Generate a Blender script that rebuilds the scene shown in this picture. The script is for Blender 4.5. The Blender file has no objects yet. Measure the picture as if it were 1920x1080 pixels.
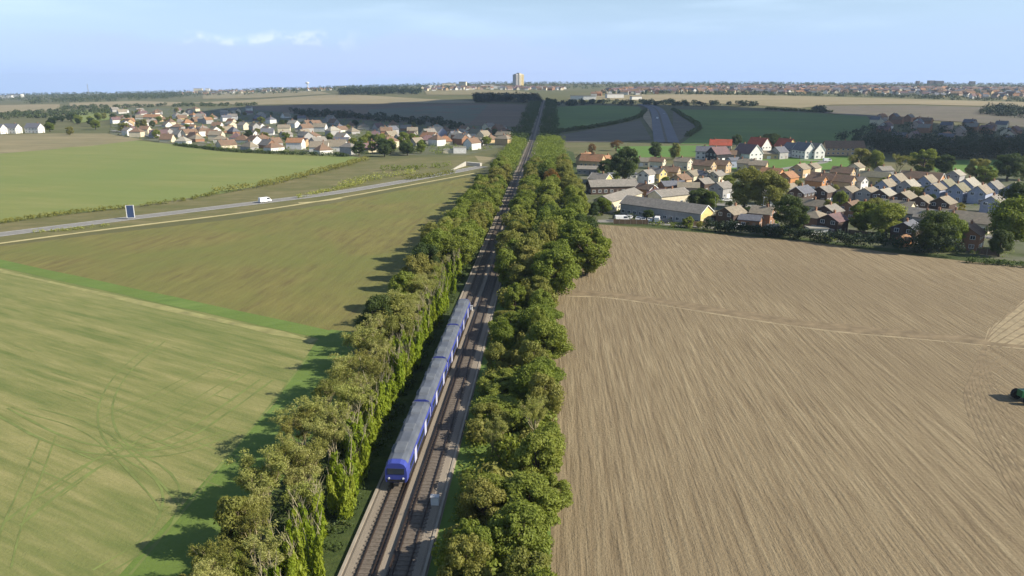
import bpy, bmesh, math, random
import numpy as np
from mathutils import Vector, Matrix

# ------------------------------------------------------------------ camera, sky, sun, exposure
S = bpy.context.scene
COL = S.collection
F, HC, HOR = 1400.0, 47.0, 158.0            # focal length (px of the 1920 frame), drone height, horizon row
PITCH = math.atan((540 - HOR) / F)
cam = bpy.data.cameras.new('camera'); camo = bpy.data.objects.new('camera', cam); COL.objects.link(camo)
camo.location = (0, 0, HC); camo.rotation_euler = (math.pi / 2 - PITCH, 0, 0)
cam.sensor_width = 36; cam.lens = 36 * F / 1920; cam.clip_start = 1; cam.clip_end = 60000
S.camera = camo
SUN_EL, SUN_AZ = math.radians(33), math.radians(104)        # azimuth clockwise from +Y (straight ahead)
TOSUN = Vector((math.sin(SUN_AZ) * math.cos(SUN_EL), math.cos(SUN_AZ) * math.cos(SUN_EL), math.sin(SUN_EL)))
W = bpy.data.worlds.new('World'); S.world = W; W.use_nodes = True
def world():
    nt = W.node_tree; N = nt.nodes; L = nt.links; N.clear()
    sky = N.new('ShaderNodeTexSky'); sky.sky_type = 'NISHITA'; sky.sun_disc = False
    sky.sun_elevation = SUN_EL; sky.sun_rotation = SUN_AZ; sky.altitude = 200
    sky.air_density = 1.0; sky.dust_density = 0.4; sky.ozone_density = 3.0
    tint = N.new('ShaderNodeMixRGB'); tint.blend_type = 'MULTIPLY'; tint.inputs[0].default_value = 1
    tint.inputs[2].default_value = (1.18, 1.10, 1.06, 1); L.new(sky.outputs[0], tint.inputs[1])
    tc = N.new('ShaderNodeTexCoord'); sep = N.new('ShaderNodeSeparateXYZ'); L.new(tc.outputs['Generated'], sep.inputs[0])
    def noise(scale, vec, det=5):
        mp = N.new('ShaderNodeMapping'); mp.inputs['Scale'].default_value = vec; mp.inputs['Location'].default_value = (3.1, 0.4, 0.0)
        L.new(tc.outputs['Generated'], mp.inputs[0])
        n = N.new('ShaderNodeTexNoise'); n.inputs['Scale'].default_value = scale; n.inputs['Detail'].default_value = det
        L.new(mp.outputs[0], n.inputs[0]); return n.outputs['Fac']
    def rng(v, a, b, c=0, d=1):
        m = N.new('ShaderNodeMapRange'); m.interpolation_type = 'SMOOTHSTEP'
        for i, x in zip((1, 2, 3, 4), (a, b, c, d)): m.inputs[i].default_value = x
        L.new(v, m.inputs[0]); return m.outputs[0]
    def mul(a, b, op='MULTIPLY'):
        m = N.new('ShaderNodeMath'); m.operation = op
        for i, v in enumerate((a, b)):
            if isinstance(v, (int, float)): m.inputs[i].default_value = v
            else: L.new(v, m.inputs[i])
        return m.outputs[0]
    z = sep.outputs['Z']
    # low bank of lavender cloud, its top edge broken by noise, with a few sunlit cumulus heads on it
    edge = mul(mul(noise(7, (1, 1, 2)), 0.075), 0.018, 'ADD')
    d = mul(edge, z, 'SUBTRACT')
    bank = mul(rng(d, -0.006, 0.012), rng(noise(4.2, (1, 1, 5)), 0.25, 0.5, 0.3, 1.0))
    az = mul(sep.outputs['X'], sep.outputs['Y'], 'DIVIDE')
    puff = mul(mul(rng(d, -0.010, 0.0), rng(d, 0.002, 0.010, 1, 0)), rng(noise(34, (1, 1, 1.3), 5), 0.46, 0.60))
    left = mul(rng(az, -0.46, -0.40), rng(az, -0.30, -0.16, 1, 0)); puff = mul(puff, mul(left, 0.55))
    bank = mul(bank, rng(mul(mul(rng(az, -0.75, -0.35), rng(az, -0.05, 0.25, 1, 0)), 1.0), 0, 1, 0.25, 1.0))
    wisp = mul(rng(noise(3.0, (1, 1, 7), 7), 0.45, 0.72), rng(z, 0.02, 0.10, 0.1, 0.6))
    def over(base, fac, col):
        m = N.new('ShaderNodeMixRGB'); L.new(fac, m.inputs[0]); L.new(base, m.inputs[1]); m.inputs[2].default_value = (*col, 1); return m.outputs[0]
    low = rng(z, 0.0, 0.16, 0.92, 0.0)
    c = over(tint.outputs[0], low, (3.75, 5.55, 8.9))
    c = over(c, wisp, (5.9, 7.6, 9.6))
    c = over(c, bank, (4.5, 5.7, 8.6))
    c = over(c, puff, (7.6, 8.4, 9.6))
    bg = N.new('ShaderNodeBackground'); bg.inputs[1].default_value = 0.077; L.new(c, bg.inputs[0])
    out = N.new('ShaderNodeOutputWorld'); L.new(bg.outputs[0], out.inputs[0])
world()
sun = bpy.data.lights.new('sun', 'SUN'); suno = bpy.data.objects.new('sun', sun); COL.objects.link(suno)
sun.energy = 5.0; sun.angle = math.radians(0.5); sun.color = (1.0, 0.915, 0.765)
suno.location = (60, -20, 120); suno.rotation_euler = (-TOSUN).to_track_quat('-Z', 'Y').to_euler()
S.view_settings.view_transform = 'Standard'; S.view_settings.look = 'None'
S.view_settings.exposure = 0.78; S.view_settings.gamma = 1; S.view_settings.use_curve_mapping = False
S.render.engine = 'CYCLES'
S.cycles.max_bounces = 5; S.cycles.diffuse_bounces = 2; S.cycles.transmission_bounces = 3; S.cycles.volume_bounces = 0
S.cycles.use_denoising = True
try: S.cycles.denoiser = 'OPENIMAGEDENOISE'
except Exception: pass

R = random.Random(7)
RN = np.random.default_rng(11)

# ------------------------------------------------------------------ terrain
def smooth_interp(v, xs, ys):
    v = np.asarray(v, float); out = np.full(v.shape, float(ys[0]))
    for (a, b, p, q) in zip(xs[:-1], xs[1:], ys[:-1], ys[1:]):
        t = np.clip((v - a) / (b - a), 0, 1)
        out = np.where(v >= a, p + (q - p) * t, out)
    return np.where(v >= xs[-1], ys[-1], out)
_GY = np.linspace(0, 12000, 2401)
_G = smooth_interp(_GY, [0, 640, 1000, 1400, 2000, 2600, 4000, 12000], [0, 0, .13, .36, .58, .72, 1, 1])
k = np.hanning(33); k /= k.sum(); _G = np.convolve(np.pad(_G, 16, 'edge'), k, 'valid'); _G[_GY < 600] = 0
_UX = np.linspace(-3, 3, 601)
_U = smooth_interp(_UX, [-3, -.70, -.35, -.2, 0, .3, .69, 3], [-16, -16, 16, 38, 49, 52, 42, 30])
k = np.hanning(25); k /= k.sum(); _U = np.convolve(np.pad(_U, 12, 'edge'), k, 'valid')
def hgt(x, y):
    x = np.asarray(x, float); y = np.asarray(y, float)
    u = x / np.maximum(y, 300)
    h = np.interp(y, _GY, _G) * np.interp(u, _UX, _U)
    far = np.clip((y - 900) / 1500, 0, 1)
    h = h + far * 2.2 * (np.sin(x / 410 + 1.3) * np.sin(y / 530 + .4) + .6 * np.sin(x / 190 + y / 270))
    return h - np.clip(y - 4100, 0, None) * 0.022
def hz(x, y): return float(hgt(x, y))
CP, SP = math.cos(PITCH), math.sin(PITCH)
_TY = np.concatenate([np.linspace(45, 640, 200), np.geomspace(641, 5000, 800)])
def G(px, py):
    """point of the terrain that the photograph shows at (px, py)"""
    cx = (px - 960) / F; cy = (540 - py) / F
    d = np.array([cx, CP + cy * SP, -SP + cy * CP])
    if d[2] < 0:
        t = HC / -d[2]
        if d[1] * t < 590: return (d[0] * t, d[1] * t)
    t = _TY / d[1]; z = HC + d[2] * t
    below = np.nonzero(z <= hgt(d[0] * t, _TY))[0]
    if len(below) == 0: y = 4000.0
    else:
        i = below[0]; y = float(_TY[i])
        if i > 0:
            a, b = float(_TY[i - 1]), y
            for _ in range(14):
                m = (a + b) / 2
                if HC + d[2] * m / d[1] <= hz(d[0] * m / d[1], m): b = m
                else: a = m
            y = b
    return (d[0] * y / d[1], y)
def px_of(x, y, z=0):
    dy, dz = y, z - HC
    dep = dy * CP - dz * SP; up = dy * SP + dz * CP
    return 960 + F * x / dep, 540 - F * up / dep
def rail_x(y): return 0.0531 * y - 16.2
RA = math.atan(0.0531)                         # heading of the line, to the right of straight ahead

# ------------------------------------------------------------------ helpers
def tag(o, label=None, cat=None, group=None, kind=None):
    if label: o['label'] = label
    if cat: o['category'] = cat
    if group: o['group'] = group
    if kind: o['kind'] = kind
    return o
def link(name, data, parent=None, loc=None, rz=0, scale=None):
    o = bpy.data.objects.new(name, data); COL.objects.link(o)
    if parent is not None: o.parent = parent
    if loc is not None: o.location = loc
    if rz: o.rotation_euler = (0, 0, rz)
    if scale is not None: o.scale = scale
    return o
def empty(name, loc, rz=0, scale=None):
    o = link(name, None, None, loc, rz, scale); o.empty_display_size = 0.5; return o
class MB:
    def __init__(s): s.v = []; s.f = []; s.m = []
    def add(s, vs, fs, mi=0):
        n = len(s.v); s.v += [tuple(v) for v in vs]; s.f += [tuple(i + n for i in f) for f in fs]; s.m += [mi] * len(fs); return s
    def box(s, x0, x1, y0, y1, z0, z1, mi=0):
        v = [(x, y, z) for z in (z0, z1) for y in (y0, y1) for x in (x0, x1)]
        return s.add(v, [(0, 2, 3, 1), (4, 5, 7, 6), (0, 1, 5, 4), (2, 6, 7, 3), (0, 4, 6, 2), (1, 3, 7, 5)], mi)
    def prism(s, prof, x0, x1, mi=0):           # (y,z) outline, counter-clockwise seen from +x, extruded along x
        n = len(prof); v = [(x0, y, z) for y, z in prof] + [(x1, y, z) for y, z in prof]
        f = [(i, (i + 1) % n, n + (i + 1) % n, n + i) for i in range(n)] + [tuple(range(n - 1, -1, -1)), tuple(range(n, 2 * n))]
        return s.add(v, f, mi)
    def tube(s, pts, rad, n=6, mi=0):
        pts = [Vector(p) for p in pts]; rings = []
        for i, p in enumerate(pts):
            d = (pts[min(i + 1, len(pts) - 1)] - pts[max(i - 1, 0)]).normalized()
            a = d.orthogonal().normalized(); b = d.cross(a)
            rings.append([p + (a * math.cos(2 * math.pi * k / n) + b * math.sin(2 * math.pi * k / n)) * rad[i] for k in range(n)])
        v = [q for r in rings for q in r]
        f = [(i * n + k, i * n + (k + 1) % n, (i + 1) * n + (k + 1) % n, (i + 1) * n + k) for i in range(len(pts) - 1) for k in range(n)]
        f += [tuple(range(n - 1, -1, -1)), tuple((len(pts) - 1) * n + k for k in range(n))]
        return s.add(v, f, mi)
    def mesh(s, name, mats):
        me = bpy.data.meshes.new(name); me.from_pydata(s.v, [], s.f)
        for m in (mats if isinstance(mats, (list, tuple)) else [mats]): me.materials.append(m)
        if len(me.materials) > 1: me.polygons.foreach_set('material_index', s.m)
        me.update(); return me
    def build(s, name, mats, parent=None, loc=None, rz=0):
        return link(name, s.mesh(name, mats), parent, loc, rz)
def quads_mesh(name, V, mats, mi=None):
    """V (n,4,3) separate quads -> mesh"""
    V = np.asarray(V, np.float32); n = len(V)
    me = bpy.data.meshes.new(name); me.vertices.add(n * 4); me.vertices.foreach_set('co', V.reshape(-1))
    me.loops.add(n * 4); me.loops.foreach_set('vertex_index', np.arange(n * 4, dtype=np.int32))
    me.polygons.add(n); me.polygons.foreach_set('loop_start', np.arange(0, n * 4, 4, dtype=np.int32))
    for m in (mats if isinstance(mats, (list, tuple)) else [mats]): me.materials.append(m)
    if mi is not None: me.polygons.foreach_set('material_index', np.asarray(mi, np.int32))
    me.update(calc_edges=True); me.validate(); return me
def ordn(n):
    w = ['', 'first', 'second', 'third', 'fourth', 'fifth', 'sixth', 'seventh', 'eighth', 'ninth', 'tenth', 'eleventh', 'twelfth']
    if n < len(w): return w[n]
    return f"{n}{'th' if 10 <= n % 100 <= 20 else {1: 'st', 2: 'nd', 3: 'rd'}.get(n % 10, 'th')}"

# ------------------------------------------------------------------ materials
class NT:
    def __init__(s, name):
        s.mat = bpy.data.materials.new(name); s.mat.use_nodes = True; s.nt = s.mat.node_tree; s.N = s.nt.nodes; s.L = s.nt.links
        s.b = s.N['Principled BSDF']; s.b.inputs['Specular IOR Level'].default_value = 0.25
        g = s.N.new('ShaderNodeNewGeometry'); s.pos = g.outputs['Position']
    def noise(s, scale=1.0, vec=(1, 1, 1), rot=0.0, det=4, rough=0.55, src=None, off=(0, 0, 0), dist=0.0):
        mp = s.N.new('ShaderNodeMapping'); mp.vector_type = 'POINT'
        # rotate first, then stretch: two mappings
        mp.inputs['Rotation'].default_value = (0, 0, rot); s.L.new(src or s.pos, mp.inputs[0])
        m2 = s.N.new('ShaderNodeMapping'); m2.inputs['Scale'].default_value = vec; m2.inputs['Location'].default_value = off; s.L.new(mp.outputs[0], m2.inputs[0])
        n = s.N.new('ShaderNodeTexNoise'); n.inputs['Scale'].default_value = scale; n.inputs['Detail'].default_value = det
        n.inputs['Roughness'].default_value = rough; n.inputs['Distortion'].default_value = dist
        s.L.new(m2.outputs[0], n.inputs[0]); return n.outputs['Fac']
    def rng(s, v, a, b, c=0.0, d=1.0):
        m = s.N.new('ShaderNodeMapRange')
        for i, x in zip((1, 2, 3, 4), (a, b, c, d)): m.inputs[i].default_value = x
        s.L.new(v, m.inputs[0]); return m.outputs[0]
    def mix(s, fac, a, b, mode='MIX'):
        m = s.N.new('ShaderNodeMixRGB'); m.blend_type = mode
        for i, v in ((0, fac), (1, a), (2, b)):
            if isinstance(v, (int, float)): m.inputs[i].default_value = v
            elif isinstance(v, tuple): m.inputs[i].default_value = (*v[:3], 1)
            else: s.L.new(v, m.inputs[i])
        return m.outputs[0]
    def math(s, op, a, b=0.0):
        m = s.N.new('ShaderNodeMath'); m.operation = op
        for i, v in ((0, a), (1, b)):
            if isinstance(v, (int, float)): m.inputs[i].default_value = v
            else: s.L.new(v, m.inputs[i])
        return m.outputs[0]
    def bump(s, h, strength=0.5, dist=0.1):
        b = s.N.new('ShaderNodeBump'); b.inputs['Strength'].default_value = strength; b.inputs['Distance'].default_value = dist
        s.L.new(h, b.inputs['Height']); s.L.new(b.outputs[0], s.b.inputs['Normal'])
    def done(s, col, rough=0.9):
        if isinstance(col, tuple): s.b.inputs['Base Color'].default_value = (*col, 1)
        else: s.L.new(col, s.b.inputs['Base Color'])
        s.b.inputs['Roughness'].default_value = rough; return s.mat
def plain(name, c, rough=0.8, var=0.18, scale=0.6, metal=0.0, bump=0.0):
    c = tuple(x * .88 for x in c); t = NT(name); n = t.noise(scale, det=6)
    d = tuple(x * (1 - var) for x in c); e = tuple(min(1, x * (1 + var)) for x in c)
    col = t.mix(t.rng(n, .3, .7), d, e); t.b.inputs['Metallic'].default_value = metal
    if bump: t.bump(t.noise(scale * 8), bump, 0.05)
    return t.done(col, rough)
def field_mat(name, c_low, c_mid, c_hi, rot, row=0.9, streak=(0.035, 1.1), patch=0.012, patch_col=None, patch_amt=0.6, contrast=1.0, row_amt=0.3, bump=0.5):
    """a crop field: fine rows along the drilling direction, long streaks, and wide soft patches of another growth"""
    c_low, c_mid, c_hi = [tuple(x * .86 for x in c) for c in (c_low, c_mid, c_hi)]
    patch_col = patch_col and tuple(x * .86 for x in patch_col)
    t = NT(name)
    s1 = t.noise(1.0, (streak[0], streak[1], 1), -rot, det=5, rough=.62)
    s2 = t.noise(1.0, (streak[0] * 3.2, streak[1] * 2.7, 1), -rot, det=4, rough=.6, off=(7, 3, 0))
    fine = t.noise(1.0, (0.11, 1.0 / row, 1), -rot, det=3, off=(1, 9, 0))
    grit = t.noise(2.2, det=5, rough=.7)
    v = t.math('ADD', t.math('MULTIPLY', s1, .5), t.math('MULTIPLY', s2, .3))
    v = t.math('ADD', v, t.math('MULTIPLY', fine, .2 * row_amt / .3))
    w = 0.13 / contrast
    k = t.rng(v, .5 - w + (row_amt - .3) * .33, .5 + w + (row_amt - .3) * .33)
    c = t.mix(t.rng(k, 0, .5), c_low, c_mid); c = t.mix(t.rng(k, .5, 1), c, c_hi)
    if patch_col:
        pn = t.noise(patch, det=5, rough=.55, dist=.6)
        c = t.mix(t.rng(pn, .40, .66, 0, patch_amt), c, patch_col)
    c = t.mix(t.rng(grit, .3, .7, 0, .34), c, tuple(x * .55 for x in c_mid))
    t.bump(t.math('ADD', t.math('MULTIPLY', fine, .7), t.math('MULTIPLY', grit, .6)), bump, .35)
    return t.done(c, 1.0)
def leaf_mat(name, cols, dark=0.85, trans=0.42):
    t = NT(name)
    oi = t.N.new('ShaderNodeObjectInfo'); r = oi.outputs['Random']
    ramp = t.N.new('ShaderNodeValToRGB'); t.L.new(r, ramp.inputs[0]); e = ramp.color_ramp.elements
    while len(e) < len(cols): e.new(0.5)
    for i, c in enumerate(cols): e[i].position = i / max(1, len(cols) - 1); e[i].color = (*c, 1)
    n = t.noise(0.45, det=3, rough=.6); n2 = t.noise(3.5, det=2)
    c = t.mix(t.rng(n, .36, .66, 0, .55), ramp.outputs[0], tuple(np.array(cols[0]) * dark))
    c = t.mix(t.rng(n2, .45, .75, 0, .45), c, tuple(np.array(cols[-1]) * 1.25))
    t.done(c, .62)
    tr = t.N.new('ShaderNodeBsdfTranslucent'); t.L.new(t.mix(1.0, c, (1.0, 1.0, .55), 'MULTIPLY'), tr.inputs[0])
    mx = t.N.new('ShaderNodeMixShader'); mx.inputs[0].default_value = trans
    t.L.new(t.b.outputs[0], mx.inputs[1]); t.L.new(tr.outputs[0], mx.inputs[2]); t.L.new(mx.outputs[0], t.N['Material Output'].inputs[0])
    return t.mat
M = {}
def defmats():
    M['ground'] = field_mat('ground_mat', (.085, .095, .035), (.13, .125, .05), (.20, .17, .085), 0.3, row=4, streak=(.01, .02), patch=.004, patch_col=(.10, .12, .04), contrast=.9)
    M['stubble'] = field_mat('stubble_mat', (.160, .116, .066), (.262, .203, .120), (.360, .292, .178), math.pi / 2 - RA, row=.6, streak=(.034, 1.0), patch=.018, patch_col=(.205, .156, .092), patch_amt=.6, contrast=.85, row_amt=.5, bump=.8)
    M['meadow'] = field_mat('meadow_mat', (.120, .160, .040), (.222, .226, .076), (.325, .295, .120), math.radians(-30), row=1.3, streak=(.014, .26), patch=.017, patch_col=(.115, .168, .040), patch_amt=.5, contrast=1.0, row_amt=.5, bump=.5)
    M['fallow'] = field_mat('fallow_mat', (.128, .100, .040), (.185, .165, .050), (.232, .212, .062), math.pi / 2 - RA - .05, row=2.4, row_amt=.55, streak=(.03, .42), patch=.03, patch_col=(.150, .172, .042), patch_amt=.85, contrast=.8, bump=.6)
    M['pasture'] = field_mat('pasture_mat', (.160, .205, .052), (.215, .235, .070), (.275, .268, .098), math.radians(-12), row=3, streak=(.008, .06), patch=.008, patch_col=(.165, .225, .060), patch_amt=.8, contrast=.8, bump=.3)
    M['dry'] = field_mat('dry_grass_mat', (.19, .165, .085), (.27, .23, .125), (.33, .28, .16), math.radians(-10), row=4, streak=(.01, .05), patch=.02, patch_col=(.18, .17, .08), bump=.4)
    M['lush'] = field_mat('lush_grass_mat', (.105, .172, .034), (.138, .212, .046), (.172, .238, .060), .4, row=2, streak=(.05, .2), patch=.05, patch_col=(.12, .17, .03), contrast=.9, bump=.4)
    M['lawn'] = field_mat('lawn_mat', (.080, .170, .026), (.100, .200, .032), (.130, .225, .045), .4, row=2, streak=(.05, .2), patch=.05, patch_col=(.11, .18, .03), contrast=.8, bump=.2)
    M['verge'] = field_mat('verge_mat', (.115, .115, .040), (.175, .160, .066), (.25, .21, .105), math.radians(15), row=2, streak=(.05, .12), patch=.05, patch_col=(.12, .13, .04), patch_amt=.8, bump=.8)
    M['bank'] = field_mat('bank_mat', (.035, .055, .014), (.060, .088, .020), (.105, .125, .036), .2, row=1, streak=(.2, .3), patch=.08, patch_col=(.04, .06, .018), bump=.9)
    M['tan'] = field_mat('tan_field_mat', (.25, .205, .115), (.31, .255, .150), (.36, .30, .18), .1, row=6, streak=(.004, .03), patch=.004, patch_col=(.22, .20, .10), bump=.2)
    M['plough'] = field_mat('plough_mat', (.150, .105, .068), (.185, .130, .086), (.225, .16, .105), .1, row=6, streak=(.004, .03), patch=.004, patch_col=(.12, .10, .07), bump=.2)
    M['grey_crop'] = field_mat('grey_crop_mat', (.115, .125, .085), (.14, .145, .10), (.165, .165, .115), .1, row=6, streak=(.004, .03), patch=.004, patch_col=(.12, .13, .08), bump=.2)
    M['green_crop'] = field_mat('green_crop_mat', (.115, .185, .036), (.14, .22, .042), (.18, .25, .052), -.2, row=6, streak=(.004, .04), patch=.006, patch_col=(.075, .12, .04), bump=.2)
    M['scrub'] = field_mat('scrub_slope_mat', (.11, .095, .075), (.15, .13, .10), (.20, .17, .12), .1, row=6, streak=(.02, .05), patch=.02, patch_col=(.12, .12, .07), bump=.3)
    M['sand'] = plain('sandy_bank_mat', (.36, .28, .17), .95, .3, .08)
    M['garden'] = field_mat('garden_mat', (.055, .075, .025), (.09, .11, .038), (.16, .15, .09), .4, row=3, streak=(.06, .1), patch=.07, patch_col=(.18, .17, .14), patch_amt=.8, bump=.4)
    t = NT('ballast_mat'); n = t.noise(9, det=4); n2 = t.noise(.25, (1, .3, 1), det=4)
    c = t.mix(t.rng(n, .3, .7), (.15, .122, .096), (.275, .235, .185)); c = t.mix(t.rng(n2, .35, .65, 0, .55), c, (.30, .255, .195)); t.bump(n, .8, .08); M['ballast'] = t.done(c, .95)
    M['track_bed'] = plain('oily_ballast_mat', (.140, .116, .094), .9, .35, 3.0, bump=.6)
    M['asphalt'] = plain('asphalt_mat', (.235, .225, .205), .85, .15, .4)
    M['far_asphalt'] = plain('far_asphalt_mat', (.13, .13, .15), .8, .12, .1)
    M['marking'] = plain('road_marking_mat', (.75, .75, .70), .7, .1, 2)
    M['path'] = plain('chalk_path_mat', (.46, .40, .20), .95, .2, .3)
    M['pavement'] = plain('pavement_mat', (.30, .28, .25), .9, .15, .5)
    M['tramline'] = plain('tramline_mat', (.160, .195, .056), .95, .25, .3)
    M['pale_line'] = plain('pale_straw_mat', (.305, .245, .148), .95, .25, .5)
    M['pale_margin'] = plain('pale_margin_mat', (.262, .252, .098), .95, .25, .3)
    M['soil_line'] = plain('dark_soil_mat', (.208, .158, .094), .95, .3, .4)
    M['rail'] = plain('rail_steel_mat', (.05, .035, .028), .45, .3, 2, metal=.3)
    M['sleeper'] = plain('concrete_sleeper_mat', (.150, .124, .100), .9, .25, 2)
    M['concrete'] = plain('concrete_mat', (.32, .28, .225), .85, .15, .7)
    M['white_concrete'] = plain('pale_concrete_mat', (.44, .42, .37), .85, .1, .5)
    M['bark'] = plain('bark_mat', (.10, .078, .055), .95, .35, 3, bump=.5)
    M['pale_bark'] = plain('pale_bark_mat', (.31, .27, .17), .9, .3, 3, bump=.4)
    M['twig'] = plain('twig_mat', (.42, .35, .21), .9, .35, 1.2)
    M['leaf_green'] = leaf_mat('green_leaf_mat', [(.140, .190, .026), (.190, .235, .036), (.245, .270, .050)])
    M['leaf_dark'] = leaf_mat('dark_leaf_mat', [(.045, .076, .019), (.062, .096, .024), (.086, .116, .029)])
    M['leaf_olive'] = leaf_mat('olive_leaf_mat', [(.185, .200, .044), (.225, .230, .052), (.265, .245, .066)])
    M['leaf_lime'] = leaf_mat('ivy_leaf_mat', [(.205, .285, .016), (.250, .325, .024), (.300, .345, .038)], trans=.5)
    M['leaf_brown'] = leaf_mat('brown_leaf_mat', [(.320, .335, .095), (.400, .380, .150), (.340, .375, .090)], trans=.5)
    M['leaf_rust'] = leaf_mat('rust_leaf_mat', [(.17, .085, .022), (.21, .12, .03)])
    M['leaf_yellow'] = leaf_mat('yellow_leaf_mat', [(.24, .21, .025), (.28, .24, .03)])
    M['leaf_wood'] = leaf_mat('wood_leaf_mat', [(.018, .036, .012), (.028, .046, .015)], trans=.1)  # also used on the garden hedges to paint in their shade
    M['leaf_far'] = leaf_mat('far_leaf_mat', [(.042, .062, .020), (.060, .080, .024)], trans=.1)
    walls = dict(cream=(.64, .57, .42), white=(.70, .69, .65), brick=(.30, .165, .10), tan=(.52, .38, .22), brown=(.085, .058, .045),
                 yellow=(.66, .52, .22), blue=(.33, .36, .46), pink=(.44, .34, .28), grey=(.36, .35, .34), orange=(.50, .24, .10), black=(.03, .03, .035))  # blue carries the sky-lit shade of white gables in its colour
    roofs = dict(grey=(.215, .195, .170), brown=(.185, .118, .080), orange=(.30, .155, .085), slate=(.125, .13, .15), red=(.38, .085, .050), tan=(.235, .198, .148), olive=(.19, .175, .12), pale=(.31, .285, .235), purple=(.16, .10, .10))
    for n, c in walls.items(): M['wall_' + n] = plain(n + '_wall_mat', c, .85, .13, .9)
    for n, c in roofs.items():
        t = NT(n + '_roof_mat'); a = t.noise(1.2, det=5); b = t.noise(.22, det=3)
        cc = t.mix(t.rng(a, .3, .7), tuple(x * .75 for x in c), tuple(x * 1.2 for x in c)); cc = t.mix(t.rng(b, .4, .7, 0, .4), cc, tuple(x * .8 for x in (c[1], c[1], c[2])))
        t.bump(t.noise(1.0, (1, 1, 9), det=2), .5, .06); M['roof_' + n] = t.done(cc, .85)
    M['frame'] = plain('white_frame_mat', (.78, .78, .76), .5, .05, 2)
    M['glass'] = NT('window_glass_mat').done((.035, .045, .06), .12)
    M['door'] = plain('door_mat', (.25, .20, .17), .6, .2, 2)
    M['fence'] = plain('fence_mat', (.15, .105, .07), .9, .3, 1.5)
    M['blue_train'] = plain('train_blue_mat', (.055, .075, .33), .35, .10, .4)
    M['train_roof'] = plain('train_roof_mat', (.105, .118, .145), .6, .2, .5)
    M['train_unit'] = plain('train_roof_unit_mat', (.135, .148, .17), .6, .2, .8)
    M['train_door'] = plain('train_door_mat', (.50, .51, .64), .4, .08, 1)
    M['train_dark'] = plain('train_underframe_mat', (.03, .03, .032), .8, .2, 1)
    M['yellow'] = plain('yellow_paint_mat', (.75, .52, .03), .5, .05, 1)
    M['sign_blue'] = plain('sign_blue_mat', (.045, .075, .16), .5, .15, 1)
    M['metal'] = plain('galvanised_mat', (.48, .49, .50), .5, .12, 2, metal=.4)
    M['tyre'] = plain('tyre_mat', (.02, .02, .02), .9, .1, 2)
    for n, c in dict(white=(.82, .82, .82), silver=(.50, .51, .53), dark=(.05, .055, .07), red=(.35, .04, .03), blue=(.06, .10, .28), green=(.03, .12, .05)).items(): M['paint_' + n] = plain(n + '_paint_mat', c, .3, .04, 1)
    t = NT('cloud_mat'); M['cloud'] = t.done((.9, .9, .92), 1.0)
defmats()

# ------------------------------------------------------------------ ground sheet and fields
def make_ground():
    xs = np.concatenate([np.linspace(-5200, -2200, 20)[:-1], np.linspace(-2200, 2600, 161), np.linspace(2600, 5200, 20)[1:]])
    ys = np.concatenate([np.linspace(-300, 600, 16)[:-1], np.linspace(600, 2600, 81), np.linspace(2600, 4300, 40)[1:], np.linspace(4300, 5200, 8)[1:]])
    X, Y = np.meshgrid(xs, ys); Z = hgt(X, Y); V = np.stack([X, Y, Z], -1).reshape(-1, 3)
    nx = len(xs); idx = np.arange(len(xs) * len(ys)).reshape(len(ys), nx)
    f = np.stack([idx[:-1, :-1], idx[:-1, 1:], idx[1:, 1:], idx[1:, :-1]], -1).reshape(-1, 4)
    me = bpy.data.meshes.new('ground'); me.from_pydata(V.tolist(), [], f.tolist()); me.materials.append(M['ground'])
    me.polygons.foreach_set('use_smooth', [True] * len(f)); me.update()
    tag(link('ground', me), kind='structure')
make_ground()
_lift = [0]
def sheet(name, poly, mat, z=None, parent=None, px=True, kind='structure', step=45):
    """a field laid on the terrain: an outline in photograph pixels, draped on the ground"""
    P = [G(*p) for p in poly] if px else poly
    far = max(p[1] for p in P) > 590
    _lift[0] += 1
    off = z if z is not None else (0.012 + 0.004 * (_lift[0] % 40))
    bm = bmesh.new(); bm.faces.new([bm.verts.new((x, y, 0)) for x, y in P]); bmesh.ops.triangulate(bm, faces=bm.faces[:])
    if far:
        for ax in (0, 1):
            lo = min(p[ax] for p in P); hi = max(p[ax] for p in P)
            n = min(70, int((hi - lo) / step))
            for i in range(1, n + 1):
                co = [0, 0, 0]; no = [0, 0, 0]; co[ax] = lo + (hi - lo) * i / (n + 1); no[ax] = 1
                bmesh.ops.bisect_plane(bm, geom=bm.verts[:] + bm.edges[:] + bm.faces[:], plane_co=co, plane_no=no)
    for v in bm.verts: v.co.z = hz(v.co.x, v.co.y) + off + (0.45 * min(1, max(0, (v.co.y - 590) / 200)))
    bmesh.ops.recalc_face_normals(bm, faces=bm.faces[:])
    if bm.faces and sum(f.normal.z for f in bm.faces) < 0: bmesh.ops.reverse_faces(bm, faces=bm.faces[:])
    me = bpy.data.meshes.new(name); bm.to_mesh(me); bm.free(); me.materials.append(mat)
    return tag(link(name, me, parent), kind=kind)
def resample(P, step):
    out = [P[0]]
    for a, b in zip(P[:-1], P[1:]):
        d = math.dist(a, b); n = max(1, int(d / step))
        out += [(a[0] + (b[0] - a[0]) * i / n, a[1] + (b[1] - a[1]) * i / n) for i in range(1, n + 1)]
    return out
def smooth_line(P, it=2):
    for _ in range(it):
        Q = [P[0]]
        for a, b in zip(P[:-1], P[1:]): Q += [(a[0] * .75 + b[0] * .25, a[1] * .75 + b[1] * .25), (a[0] * .25 + b[0] * .75, a[1] * .25 + b[1] * .75)]
        P = Q + [P[-1]]
    return P
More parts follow.
